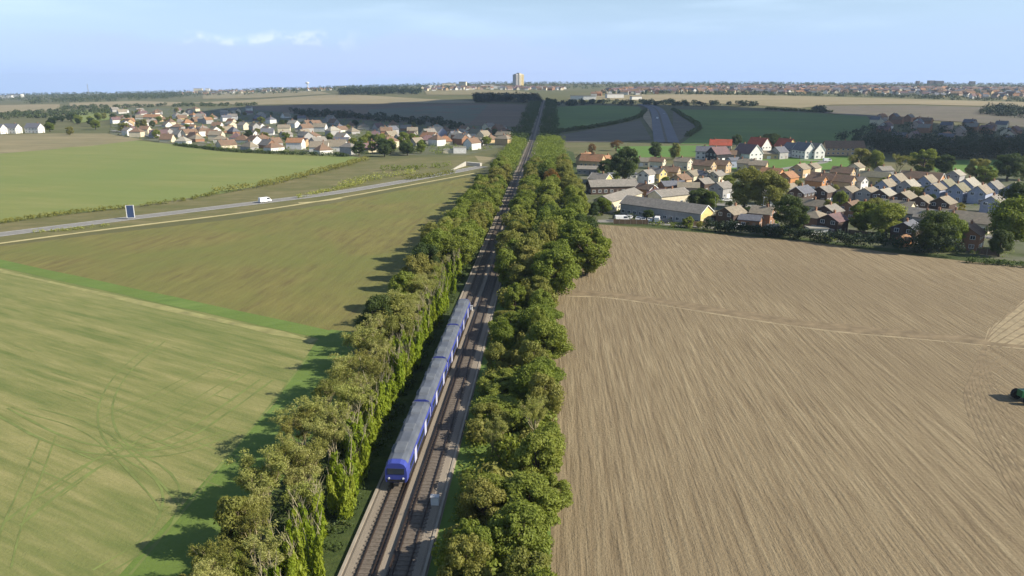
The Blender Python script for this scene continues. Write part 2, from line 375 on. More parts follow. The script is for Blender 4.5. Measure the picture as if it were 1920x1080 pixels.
def strip(name, line, width, mat, z=0.05, parent=None, px=True, smooth=2, jitter=0.0, off=0.0, kind='structure'):
    P = [G(*p) for p in line] if px else list(line)
    if smooth: P = smooth_line(P, smooth)
    P = resample(P, 12 if P[-1][1] < 800 else 30); V = []; n = len(P)
    _lift[0] += 1; z = z + .0007 * (_lift[0] % 23)
    for i, p in enumerate(P):
        a = P[max(0, i - 1)]; b = P[min(n - 1, i + 1)]; L = math.dist(a, b) or 1
        nx, ny = -(b[1] - a[1]) / L, (b[0] - a[0]) / L
        w = width / 2 * (1 + R.uniform(-jitter, jitter))
        for s in (w, -w):
            x, y = p[0] + nx * (s + off), p[1] + ny * (s + off); V.append((x, y, hz(x, y) + z + .75 * min(1, max(0, (y - 590) / 200))))
    me = bpy.data.meshes.new(name); me.from_pydata(V, [], [(2 * i, 2 * i + 1, 2 * i + 3, 2 * i + 2) for i in range(n - 1)]); me.materials.append(mat); me.update()
    o = link(name, me, parent)
    return tag(o, kind=kind) if kind else o

def railp(y, t): return (rail_x(y) + t * math.cos(RA), y - t * math.sin(RA))
def make_fields():
    # right of the line: stubble; the far edge runs under the estate
    sheet('stubble_field', [railp(30, 16), railp(170, 16), railp(205, 26), G(1100, 419), G(1320, 437), G(1500, 452), G(1700, 478), G(1830, 492), G(1985, 505), (330, 120), (250, 30)], M['stubble'], px=False, z=.02)
    # left: pale meadow, olive fallow, upper pasture
    edgeL = -16
    A = G(-140, 455); B = G(-140, 458)
    sheet('meadow_field', [railp(30, edgeL), railp(137, edgeL), G(600, 622), G(330, 560), G(0, 491), G(-250, 440), (-330, 180), (-200, 30)], M['meadow'], px=False, z=.02)
    sheet('headland_grass', [railp(30, edgeL - .2), railp(136, edgeL - .2), G(620, 618), G(598, 633), G(560, 690), railp(104, -25.6), railp(30, -26.5)], M['lush'], px=False, z=.03)
    sheet('fallow_field', [railp(138.5, edgeL), railp(395, edgeL), G(868, 334), G(620, 382), G(440, 411), G(200, 438), G(0, 462), G(-200, 490), G(-250, 439.8), G(0, 490.2), G(330, 559), G(600, 620)], M['fallow'], px=False, z=.02)
    strip('grass_margin', [(-60, 481), (0, 494), (330, 566), (612, 628)], 5.0, M['lush'], z=.04, smooth=1, jitter=.12)
    strip('pale_margin', [(-60, 494), (0, 508), (200, 553), (340, 585), (500, 620), (590, 640)], 1.8, M['pale_margin'], z=.036, smooth=1, jitter=.5)
    sheet('pasture_field', [(-200, 452), (0, 418), (240, 388), (420, 362), (560, 333), (690, 299), (660, 293), (430, 284), (330, 271), (240, 262), (150, 258), (-200, 262)], M['pasture'], z=.02)
    sheet('stubble_corner', [(-150, 285), (0, 288), (150, 276), (270, 262), (200, 251), (100, 251), (-150, 258)], M['dry'], z=.03)
    sheet('road_verge', [(-200, 470), (0, 459), (240, 428), (440, 404), (620, 377), (868, 331), (905, 312), (890, 292), (690, 299), (560, 334), (420, 364), (240, 390), (0, 420), (-200, 455)], M['verge'], z=.03)
    sheet('village_meadow', [(690, 299), (890, 292), (930, 296), (905, 308), (780, 318), (660, 310)], M['dry'], z=.026)
    # belts beside the line and the gardens of both settlements
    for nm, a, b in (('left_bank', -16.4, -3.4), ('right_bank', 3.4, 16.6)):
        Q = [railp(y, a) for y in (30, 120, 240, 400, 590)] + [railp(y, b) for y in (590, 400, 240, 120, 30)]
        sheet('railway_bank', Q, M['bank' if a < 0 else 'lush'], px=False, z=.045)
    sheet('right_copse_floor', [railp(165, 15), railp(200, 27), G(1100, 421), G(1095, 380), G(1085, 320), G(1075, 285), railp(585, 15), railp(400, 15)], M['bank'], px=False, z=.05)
    sheet('estate_ground', [(1095, 408), (1320, 432), (1500, 447), (1700, 472), (1830, 488), (2010, 498), (2010, 330), (1760, 325), (1600, 322), (1440, 316), (1290, 312), (1160, 292), (1085, 292)], M['garden'], z=.03)
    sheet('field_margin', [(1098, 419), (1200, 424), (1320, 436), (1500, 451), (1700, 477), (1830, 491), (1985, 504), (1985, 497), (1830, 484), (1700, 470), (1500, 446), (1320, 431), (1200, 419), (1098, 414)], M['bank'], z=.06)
    sheet('lawn', [(1270, 312), (1300, 302), (1450, 296), (1592, 293), (1600, 316), (1440, 322), (1330, 318)], M['lawn'], z=.06)
    sheet('paddock', [(1150, 275), (1345, 272), (1340, 293), (1165, 296)], M['lawn'], z=.062)
    sheet('paddock', [(1735, 301), (1960, 299), (1960, 325), (1755, 322)], M['lawn'], z=.064)
    sheet('village_ground', [(205, 252), (330, 272), (430, 284), (660, 293), (880, 290), (965, 270), (965, 236), (800, 232), (640, 222), (480, 203), (215, 203)], M['garden'], z=.03)
    # far fields
    for nm, mat, poly in [
        ('tan_field', 'tan', [(350, 193), (480, 187), (640, 177), (800, 186), (892, 190), (890, 193.5), (700, 195), (480, 197)]),
        ('ploughed_field', 'plough', [(470, 199), (700, 196), (890, 194.5), (1000, 197), (985, 246), (955, 238), (800, 234), (650, 224), (480, 206)]),
        ('grey_crop_field', 'grey_crop', [(690, 206), (800, 200), (915, 197.5), (880, 232), (800, 233), (700, 224)]),
        ('green_crop_field', 'green_crop', [(1042, 201), (1120, 198), (1198, 201), (1206, 211), (1192, 224), (1120, 238), (1032, 248)]),
        ('green_crop_field', 'green_crop', [(1268, 206), (1400, 208), (1530, 213), (1625, 218), (1640, 240), (1600, 266), (1500, 269), (1275, 271), (1316, 240), (1288, 223)]),
        ('tan_field', 'tan', [(1060, 186), (1110, 180), (1280, 177), (1480, 180), (1700, 186), (1960, 193), (1960, 202), (1700, 196), (1560, 197), (1500, 203), (1400, 197), (1260, 191), (1130, 188)]),
        ('ploughed_field', 'scrub', [(1535, 199), (1700, 198), (1960, 204), (1960, 243), (1820, 230), (1650, 222), (1545, 212)]),
        ('scrub_slope', 'scrub', [(1050, 254), (1130, 240), (1200, 226), (1222, 262), (1150, 267), (1060, 267)]),
        ('scrub_slope', 'scrub', [(1262, 208), (1280, 222), (1308, 240), (1268, 268), (1262, 262)]),
        ('sandy_bank', 'sand', [(1206, 208), (1216, 204), (1228, 240), (1226, 250), (1206, 222)]),
        ('tan_field', 'tan', [(-60, 199), (60, 196), (112, 196), (112, 207), (-60, 215)]),
        ('tan_field', 'dry', [(380, 176), (470, 170), (600, 171), (620, 176), (480, 184), (380, 186)]),
        ('tan_field', 'dry', [(795, 170), (890, 168), (960, 170), (1010, 176), (890, 178), (800, 178)]),
        ('green_crop_field', 'pasture', [(120, 210), (200, 206), (210, 225), (140, 232)]),
        ('tan_field', 'tan', [(130, 193), (250, 190), (345, 192), (340, 198), (200, 203), (130, 203)]),
    ]: sheet(nm, poly, M[mat])
make_fields()

# ------------------------------------------------------------------ roads, paths, marks on the fields
def make_roads():
    road_px = [(-120, 455), (0, 440), (246, 409), (497, 378.5), (620, 363.5), (760, 340), (905, 312)]
    road = strip('road', road_px, 8.2, M['asphalt'], z=.075)
    for s in (3.5, -3.5): strip('edge_line', road_px, .22, M['marking'], z=.085, parent=road, off=s, kind=None)
    strip('footpath', [(-120, 474), (0, 456.5), (240, 425), (440, 402), (620, 374.5), (760, 349), (890, 325)], 2.0, M['path'], z=.08, jitter=.2)
    strip('footpath', [(560, 381), (600, 378), (640, 372)], 2.2, M['path'], z=.084, jitter=.2)
    # the dual carriageway climbing the far slope
    far_px = [(1250, 268), (1245, 250), (1240, 232), (1236, 214), (1228, 203), (1205, 196)]
    far = strip('far_road', far_px, 21, M['far_asphalt'], z=.3)
    strip('central_reserve', far_px, 2.2, M['scrub'], z=.5, parent=far, kind=None)
    # estate streets
    for line in ([(1100, 415), (1200, 414.5), (1290, 424), (1340, 427)], [(1340, 383), (1400, 388), (1470, 384), (1620, 388), (1760, 408), (1860, 404)],
                 [(1240, 352), (1340, 360), (1440, 356), (1560, 362), (1680, 370)], [(1640, 350), (1720, 380), (1760, 408)], [(1180, 345), (1250, 347)],
                 [(1290, 320), (1400, 330), (1500, 345), (1640, 352)], [(1500, 300), (1560, 302), (1500, 312), (1430, 322)], [(1780, 430), (1850, 445), (1910, 450)]):
        strip('estate_road', line, 5.5, M['asphalt'], z=.085)
    for line in ([(210, 246), (330, 262), (480, 276), (640, 284)], [(230, 232), (420, 246), (620, 262), (860, 272)], [(260, 222), (450, 226), (640, 242), (900, 258)]):
        strip('village_road', line, 6, M['asphalt'], z=.07)
    # tramlines pressed into the meadow, in pairs
    fld = bpy.data.objects['meadow_field']
    def tram(line, w=.45, gap=1.9, mat='tramline', jit=.3):
        for s in (-gap / 2, gap / 2): strip('tramline', line, w * .7, M[mat], z=.034, parent=fld, off=s, jitter=jit, kind=None)
    tram([(185, 1075), (310, 1000), (330, 900), (215, 840), (190, 770), (225, 700), (300, 640)], .4)
    tram([(500, 712), (420, 770), (330, 830), (215, 850), (120, 905), (20, 985)], .6, 2.2)
    tram([(420, 815), (330, 850), (230, 850), (120, 835), (0, 770)], .5, 2.0)
    tram([(300, 960), (330, 960), (240, 860), (170, 800), (60, 770)], .35)
    tram([(470, 690), (360, 760), (250, 820), (100, 930)], .35)
    tram([(410, 680), (300, 740), (190, 790)], .3)
    tram([(90, 820), (60, 900), (20, 990), (0, 1070)], .3)
    for k in range(26):
        x = R.uniform(0, 420); y = R.uniform(640, 900); L = R.uniform(40, 130)
        g = G(x, y); d = L / 14; a = math.radians(-30)
        strip('tramline', [g, (g[0] + d * math.cos(a), g[1] + d * math.sin(a))], .22, M['tramline'], z=.033, parent=fld, px=False, smooth=0, kind=None)
    strip('tramline', [(575, 668), (500, 765), (420, 860), (330, 970), (238, 1078)], .35, M['tramline'], z=.036, parent=fld, smooth=1, kind=None, off=.3)
    # the raised pale furrow and the darker strip above it that cross the stubble
    stub = bpy.data.objects['stubble_field']
    ridge_px = [(1062, 556), (1120, 556), (1200, 566), (1300, 582), (1420, 602), (1560, 622), (1700, 634), (1850, 648), (1990, 660)]
    strip('furrow', ridge_px, .7, M['pale_line'], z=.034, parent=stub, jitter=.55, kind=None)
    strip('furrow', ridge_px, 4.6, M['soil_line'], z=.030, parent=stub, jitter=.4, off=3.0, kind=None)
    o = sheet('pale_turning_patch', [(1990, 528), (1930, 552), (1890, 590), (1852, 618), (1846, 640), (1900, 646), (1990, 652)], M['pale_line'], z=.033, parent=stub); del o['kind']
    for k in range(9):
        o = k * 1.9
        strip('furrow', [(1960, 520 + o * 9), (1890, 575 + o * 7), (1848 - o * 3, 625 + o * 6), (1850 - o * 2, 690 + o * 7), (1900, 790 + o * 10), (1990, 900 + o * 12)], R.uniform(.2, .35), M['soil_line'], z=.031 + k * .0004, parent=stub, jitter=.5, kind=None)
make_roads()

# ------------------------------------------------------------------ railway
Y0R, Y1R = 40.0, 1420.0
def rail_ribbon(name, ts, zs, mat, parent=None, y0=Y0R, y1=Y1R, kind='structure', step=20):
    """a profile (offset t, height z) swept along the line"""
    ys = np.arange(y0, y1 + .1, step); V = []; m = len(ts)
    for y in ys:
        for t, z in zip(ts, zs):
            x, yy = railp(y, t); V.append((x, yy, hz(rail_x(y), y) + z + .8 * min(1, max(0, (y - 590) / 200))))
    f = [(i * m + k, i * m + k + 1, (i + 1) * m + k + 1, (i + 1) * m + k) for i in range(len(ys) - 1) for k in range(m - 1)]
    me = bpy.data.meshes.new(name); me.from_pydata(V, [], f); me.materials.append(mat); me.update()
    o = link(name, me, parent); return tag(o, kind=kind) if kind else o
TRK = (-1.72, 1.72)
def make_railway():
    bed = rail_ribbon('track_bed', [-4.4, -3.7, 3.7, 4.4], [.06, .34, .34, .06], M['ballast'])
    for c in TRK: rail_ribbon('sleeper_zone', [c - 1.15, c + 1.15], [.352, .352], M['track_bed'], bed, kind=None)
    # sleepers, too small to pick apart from here: one piece
    mb = MB(); ca, sa = math.cos(RA), math.sin(RA)
    for c in TRK:
        for i in range(300):
            y = 45 + i * .75; x, yy = railp(y, c); z = .34
            v = [(x + a * ca + b * sa, yy - a * sa + b * ca, z + h) for h in (.0, .06) for b in (-.13, .13) for a in (-1.25, 1.25)]
            mb.add(v, [(0, 2, 3, 1), (4, 5, 7, 6), (0, 1, 5, 4), (2, 6, 7, 3), (0, 4, 6, 2), (1, 3, 7, 5)])
    tag(mb.build('sleepers', M['sleeper'], bed), kind='stuff')
    for c in TRK:
        for g in (-.72, .72):
            t = c + g; rail_ribbon('rail', [t - .075, t - .05, t + .05, t + .075], [.39, .56, .56, .39], M['rail'], bed, kind=None)
    for t in (TRK[0] + 1.15, TRK[1] - 1.15):
        rail_ribbon('conductor_rail', [t - .09, t - .08, t + .08, t + .09], [.42, .63, .63, .42], M['rail'], bed, kind=None)
    for t in (-4.15, 4.1):
        o = rail_ribbon('cable_trough', [t - .15, t - .15, t + .15, t + .15], [.05, .40, .40, .05], M['concrete'], kind=None, y1=420)
        tag(o, ('pale concrete cable trough along the left edge of the track bed' if t < 0 else 'pale concrete cable trough along the right edge of the track bed'), 'cable trough')
make_railway()

def make_train():
    """four-coach electric train on the left-hand track"""
    y_near = 79.6; L = 17.3
    x, y = railp(y_near, TRK[0])
    T = empty('train', (x, y, .56), -RA)
    tag(T, 'blue four-coach electric train with grey roofs and pale doors on the left-hand track', 'train')
    prof = [(-1.30, .95), (-1.40, 1.3), (-1.40, 2.35), (-1.30, 3.0), (-1.02, 3.42), (-.55, 3.60), (.55, 3.60), (1.02, 3.42), (1.30, 3.0), (1.40, 2.35), (1.40, 1.3), (1.30, .95)]
    def sweep(mb, pr, ya, yb, mi=0, close=True):
        n = len(pr); v = [(a, ya, z) for a, z in pr] + [(a, yb, z) for a, z in pr]
        f = [(i, i + 1, n + i + 1, n + i) for i in range(n - 1)] + ([(n - 1, 0, n, 2 * n - 1), tuple(range(n)), tuple(range(2 * n - 1, n - 1, -1))] if close else [])
        mb.add(v, f, mi)
    for c in range(4):
        a = c * L + .35; b = (c + 1) * L - .35
        mb = MB(); sweep(mb, prof, a, b); body = mb.build('coach', M['blue_train'], T)
        mb = MB(); sweep(mb, [(p[0] * 1.006, p[1] + .012) for p in prof[3:9]], a + .05, b - .05, close=False)
        mb.build('roof', M['train_roof'], body)
        for s in (-1, 1):
            xs = s * 1.408
            for k, (w0, w1) in enumerate([(.9, 3.6), (5.6, 11.0), (13.0, 15.6)]):
                m = MB(); m.box(min(xs, xs - s * .05), max(xs, xs - s * .05), a + w0, a + w1, 1.75, 2.5); m.build('window', M['glass'], body)
            for d0 in (3.9, 11.3):
                m = MB(); m.box(min(xs, xs + s * .03), max(xs, xs + s * .03), a + d0, a + d0 + 1.35, .98, 2.86)
                m.build('door', M['train_door'], body)
            m = MB(); m.box(min(xs, xs - s * .04), max(xs, xs - s * .04), b - .32, b - .05, 1.0, 2.9); m.build('end_panel', M['train_door'], body)
        for q in (-1, 1): MB().box(min(q * 1.409, q * 1.36), max(q * 1.409, q * 1.36), a + .1, b - .1, .96, 1.5).build('skirt', M['train_dark'], body)
        for u0, u1 in ((1.6, 4.2), (7.4, 9.4), (12.4, 14.8)):
            m = MB(); m.prism([(a + u0, 3.60), (a + u1, 3.60), (a + u1 - .2, 3.86), (a + u0 + .2, 3.86)], -.62, .62); m.build('roof_unit', M['train_unit'], body)
        for bg in (2.7, 13.9):
            m = MB(); m.box(-1.15, 1.15, a + bg - 1.3, a + bg + 1.3, .25, .7)
            for wy in (-1.0, 1.0):
                for wx in (-.78, .72): m.tube([(wx, a + bg + wy, .42), (wx + .1, a + bg + wy, .42)], [.42, .42], 12)
            m.build('bogie', M['train_dark'], body)
        m = MB(); m.box(-1.1, 1.1, a + 5.2, b - 5.2, .4, .94); m.build('underframe', M['train_dark'], body)
        if c < 3:
            m = MB(); m.box(-1.2, 1.2, b + .002, b + .698, 1.0, 3.3); m.build('gangway', M['train_roof'], T)
    for e, yy in ((-1, .35), (1, 4 * L - .35)):
        m = MB(); pr = [(p[0] * .93, .95 + (p[1] - .95) * .93) for p in prof]
        n = len(prof); v = [(p[0], yy, p[1]) for p in prof] + [(p[0], yy + e * .75, p[1]) for p in pr]
        m.add(v, [(i, (i + 1) % n, n + (i + 1) % n, n + i) for i in range(n)] + [tuple(range(n, 2 * n))]); cabn = m.build('cab_nose', M['blue_train'], T)
        m = MB(); m.box(-1.0, 1.0, min(yy + e * .752, yy + e * .79), max(yy + e * .752, yy + e * .79), 2.0, 2.75); m.build('windscreen', M['glass'], cabn)
        for q in (-.85, .85): MB().tube([(q, yy + e * .752, 1.45), (q, yy + e * .80, 1.45)], [.13, .12], 10).build('headlight', M['frame'], cabn)
        MB().box(-.3, .3, min(yy + e * .4, yy + e * 1.0), max(yy + e * .4, yy + e * 1.0), .55, .9).build('coupler', M['train_dark'], cabn)
        MB().box(-1.05, 1.05, min(yy + e * .751, yy + e * .77), max(yy + e * .751, yy + e * .77), 1.0, 1.3).build('bumper', M['train_dark'], cabn)
make_train()
def make_trackside():
    def signal(px, py, label):
        x, y = G(px, py); o = empty('railway_signal', (x, y, 0)); tag(o, label, 'railway signal')
        MB().tube([(0, 0, 0), (0, 0, 4.6)], [.09, .07], 8).build('post', M['metal'], o)
        hd = MB().box(-.35, .35, -.12, .12, 3.9, 5.3).build('signal_head', M['train_dark'], o)
        [MB().tube([(0, -.13, q), (0, -.3, q)], [.13, .15], 10).build('lens_hood', M['metal'], hd) for q in (4.9, 4.35)]
        MB().box(-.5, .5, -.3, .3, 0, .25).build('base', M['concrete'], o)
    signal(957, 533, 'pale signal post at the right edge of the track, beyond the train')
    for px, py, lab in ((816, 950, 'small white cabinet beside the right-hand track near the bottom of the view'), (882, 585, 'pale grey cabinet at the left edge of the track beside the train front')):
        x, y = G(px, py); o = empty('trackside_cabinet', (x, y, 0.03), -RA); tag(o, lab, 'cabinet', 'trackside cabinets')
        MB().box(-.45, .45, -.3, .3, .1, 1.3).build('body', M['frame'], o); MB().box(-.52, .52, -.37, .37, 1.3, 1.38).build('lid', M['metal'], o); MB().box(-.5, .5, -.35, .35, 0, .1).build('plinth', M['concrete'], o)
make_trackside()

# ------------------------------------------------------------------ foliage
def leaves(C, Rr, n, size, up=0.25, stretch=1.0, rng=RN, fill=0.35):
    """n leaf quads on each of the clumps C (k,3) with radii Rr (k,3): mostly facing outwards, so clumps take light and shade"""
    C = np.asarray(C, float); Rr = np.asarray(Rr, float); k = len(C)
    if Rr.ndim == 1: Rr = np.repeat(Rr[:, None], 3, 1)
    d = rng.normal(size=(k, n, 3)); d[..., 2] += up; d /= np.linalg.norm(d, axis=-1, keepdims=True)
    rad = 1 - fill * rng.random((k, n, 1)) ** 1.5 + .08 * rng.normal(size=(k, n, 1))
    P = C[:, None] + d * Rr[:, None] * rad
    nn = d / Rr[:, None]; nn /= np.linalg.norm(nn, axis=-1, keepdims=True); nn = nn + .55 * rng.normal(size=nn.shape); nn /= np.linalg.norm(nn, axis=-1, keepdims=True)
    t = np.cross(nn, rng.normal(size=nn.shape)); 
    if stretch > 1: t = np.stack([rng.normal(size=t.shape[:2]) * .25, rng.normal(size=t.shape[:2]) * .25, np.ones(t.shape[:2])], -1)
    t = t - nn * (t * nn).sum(-1, keepdims=True); t /= np.maximum(np.linalg.norm(t, axis=-1, keepdims=True), 1e-6); b = np.cross(nn, t)
    s = size * (.55 + .9 * rng.random((k, n, 1)))
    t = t * s * .5 * stretch; b = b * s * .5 * .75
    V = np.stack([P - t, P + b * .9 - t * .1, P + t, P - b * .9 + t * .1], 2)
    return V.reshape(-1, 4, 3)
PROTO = {}
def trunk_mb(h, r, limbs, seed, lean=.3, n=6):
    rr = random.Random(seed); mb = MB(); top = Vector((rr.uniform(-lean, lean), rr.uniform(-lean, lean), h))
    pts = [Vector((0, 0, -.3)), Vector((rr.uniform(-.1, .1), rr.uniform(-.1, .1), h * .3)), top * .65, top]
    mb.tube(pts, [r * 1.35, r, r * .7, r * .3], n)
    for L in limbs:
        e = Vector(L); s = pts[1].lerp(pts[2], rr.uniform(0, 1)); m = s.lerp(e, .5) + Vector((0, 0, rr.uniform(-.2, .4)))
        mb.tube([s, m, e], [r * .45, r * .3, r * .1], 5)
    return mb
def proto_round(key, h=9.0, w=4.2, mat='leaf_green', seed=1, clumps=34, n=430, size=.33, bark='bark', low=.22, lob=.33):
    rr = np.random.default_rng(seed); C = []; Rd = []
    for i in range(clumps):
        a = rr.random() * 6.283; zz = low + (1 - low) * rr.random() ** .85
        prof = math.sin(math.pi * min(1, max(0.06, (zz - low * .55) / (1.06 - low * .55)))) ** .62
        q = prof * (0.30 + .62 * math.sqrt(rr.random())) * w * (1 - lob * .55)
        C.append((q * math.cos(a), q * math.sin(a), zz * h * .93)); s = w * lob * (.42 + .75 * rr.random()); Rd.append((s * (.8 + .4 * rr.random()), s * (.8 + .4 * rr.random()), s * (.6 + .5 * rr.random())))
    V = leaves(C, Rd, n, size, rng=rr, fill=.55)
    limbs = [C[i] for i in range(0, clumps, max(1, clumps // 7))]
    PROTO[key] = (trunk_mb(h * .72, .03 * h, limbs, seed).mesh('trunk', M[bark]), quads_mesh('crown', V, M[mat]), h, w)
def proto_ivy(key, h=8.5, seed=1, mat='leaf_lime'):
    rr = np.random.default_rng(seed); mb = MB(); C = []; Rd = []
    for i in range(rr.integers(4, 7)):
        a = rr.random() * 6.283; q = .2 + 1.1 * rr.random(); x0, y0 = q * math.cos(a), q * math.sin(a); hh = h * (.72 + .3 * rr.random())
        x1, y1 = x0 * 1.7 + rr.normal() * .3, y0 * 1.7 + rr.normal() * .3
        mid = (x0 * 1.2 + rr.normal() * .12, y0 * 1.2 + rr.normal() * .12, hh * .5)
        mb.tube([(x0 * .5, y0 * .5, -.3), mid, (x1, y1, hh)], [.11, .075, .02], 5)
        top = hh * (.45 + .35 * rr.random())
        for j in range(7):
            z = .5 + (top - .5) * j / 6; f = z / hh; s = (.80 - .48 * j / 6) * (.8 + .4 * rr.random())
            C.append((x0 + (x1 - x0) * f + rr.normal() * .12, y0 + (y1 - y0) * f + rr.normal() * .12, z)); Rd.append((s, s, s * 1.5))
        for j in range(6):
            z = hh * (.55 + .4 * rr.random()); f = z / hh; p = Vector((x0 + (x1 - x0) * f, y0 + (y1 - y0) * f, z)); b = rr.random() * 6.283; l = .5 + .9 * rr.random()
            mb.tube([p, p + Vector((math.cos(b) * l * .6, math.sin(b) * l * .6, l))], [.03, .008], 3)
    V = leaves(C, Rd, 130, .30, up=.1, stretch=1.7, rng=rr)
    PROTO[key] = (mb.mesh('trunk', M['pale_bark']), quads_mesh('crown', V, M[mat]), h, 2.2)
def proto_twiggy(key, h=8.5, w=2.6, seed=1, mat='leaf_brown', nleaf=26, size=.17):
    """thin autumn tree: a haze of fine twigs with few leaves left"""
    rr = random.Random(seed); mb = MB(); tips = []; tw = []
    def grow(p, d, l, r, lev):
        e = p + d * l; (mb if lev < 2 else tw).tube([p, p.lerp(e, .5) + Vector((rr.uniform(-.06, .06), rr.uniform(-.06, .06), .04)) * l, e], [r, r * .8, r * .55], 5 if lev < 2 else 3)
        if lev >= 4: tips.append(e); return
        for _ in range(4 if lev == 0 else 3):
            nd = (d + Vector((rr.uniform(-1, 1), rr.uniform(-1, 1), rr.uniform(-.15, .8))) * (.62 if lev else .5)).normalized()
            grow(p.lerp(e, rr.uniform(.55, 1)), nd, l * rr.uniform(.52, .8), r * .52, lev + 1)
        if lev >= 2: tips.append(e)
    tw = MB()
    for _ in range(2): grow(Vector((rr.uniform(-.3, .3), rr.uniform(-.3, .3), -.2)), Vector((rr.uniform(-.2, .2), rr.uniform(-.2, .2), 1)).normalized(), h * .36, .013 * h, 0)
    zmax = max(t.z for t in tips); k = h / zmax
    for m in (mb, tw): m.v = [(x * k, y * k, z * k) for x, y, z in m.v]
    T = np.array([[t.x * k, t.y * k, t.z * k] for t in tips]); g = np.random.default_rng(seed)
    if len(T) > 130: T = T[g.choice(len(T), 130, False)]
    V = leaves(T, np.full((len(T), 3), .50), nleaf, size, up=.1, rng=g, fill=.9)
    tm = tw.mesh('twigs', M['twig'])
    PROTO[key] = (mb.mesh('trunk', M['pale_bark']), quads_mesh('crown', V, M[mat]), h, w, tm)
def proto_shrub(key, h=2.4, w=1.8, seed=1, mat='leaf_olive', n=95, size=.30):
    rr = np.random.default_rng(seed); C = []; Rd = []
    for i in range(9):
        a = rr.random() * 6.283; q = w * .62 * math.sqrt(rr.random()); s = w * (.36 + .2 * rr.random())
        C.append((q * math.cos(a), q * math.sin(a), h * (.25 + .5 * rr.random()))); Rd.append((s, s, s * .9))
    mb = MB()
    for c in C[:5]: mb.tube([(0, 0, -.2), (c[0] * .5, c[1] * .5, c[2] * .6), c], [.07, .05, .02], 4)
    PROTO[key] = (mb.mesh('stem', M['bark']), quads_mesh('foliage', leaves(C, Rd, n, size, rng=rr), M[mat]), h, w)
for i in range(4): proto_round(f'green{i}', mat='leaf_green', seed=20 + i, clumps=44 + 5 * i, lob=(.32, .26, .36, .29)[i], low=(.22, .15, .28, .12)[i])
for i in range(3): proto_round(f'dark{i}', mat='leaf_dark', seed=40 + i, clumps=44, n=470, h=10, w=4.6)
for i in range(3): proto_round(f'olive{i}', mat='leaf_olive', seed=60 + i, clumps=32, n=500)
for i in range(2): proto_round(f'rust{i}', mat='leaf_rust', seed=70 + i, clumps=22, n=200)
proto_round('yellow0', mat='leaf_yellow', seed=75, clumps=22, n=200)
for i in range(4): proto_ivy(f'ivy{i}', seed=80 + i, h=8.0 + .4 * i)
for i in range(5): proto_twiggy(f'twiggy{i}', seed=90 + i, mat='leaf_olive' if i == 2 else 'leaf_brown', nleaf=70 if i % 2 else 62)
for i in range(3): proto_shrub(f'shrub_olive{i}', seed=100 + i)
for i in range(2): proto_shrub(f'shrub_green{i}', seed=110 + i, mat='leaf_green')
LOOK = {'green': ('tree', 'leafy green'), 'dark': ('tree', 'dark green'), 'olive': ('tree', 'olive-tinged'), 'rust': ('tree', 'rust-brown autumn'), 'yellow': ('tree', 'yellow-leaved'),
        'ivy': ('ivy_clad_tree', 'bright green ivy-clad'), 'twiggy': ('bare_tree', 'half-bare twiggy'), 'shrub': ('shrub', 'low')}
TREES = []
def tree(key, x, y, height, width=None, label=None, group=None, cluster=None, z=None):
    base = key.rstrip('0123456789').split('_')[0]; p = PROTO[key]; nm, look = LOOK[base]
    sz = height / p[2]; sw = (width / (2 * p[3])) if width else sz * R.uniform(.88, 1.12)
    o = empty(nm, (x, y, (hz(x, y) if z is None else z)), R.uniform(0, 6.28), (sw * R.uniform(.82, 1.22), sw * R.uniform(.82, 1.22), sz))
    link('stem' if base == 'shrub' else 'trunk', p[0], o); c = link('foliage' if base == 'shrub' else 'crown', p[1], o)
    if len(p) > 4: link('twigs', p[4], c)
    tag(o, label, {'shrub': 'shrub', 'ivy': 'ivy tree', 'twiggy': 'bare tree'}.get(base, 'tree'), group)
    TREES.append((o, look, nm.replace('_', ' ').replace('bare tree', 'tree').replace('ivy clad tree', 'tree'), cluster, x, y)); return o

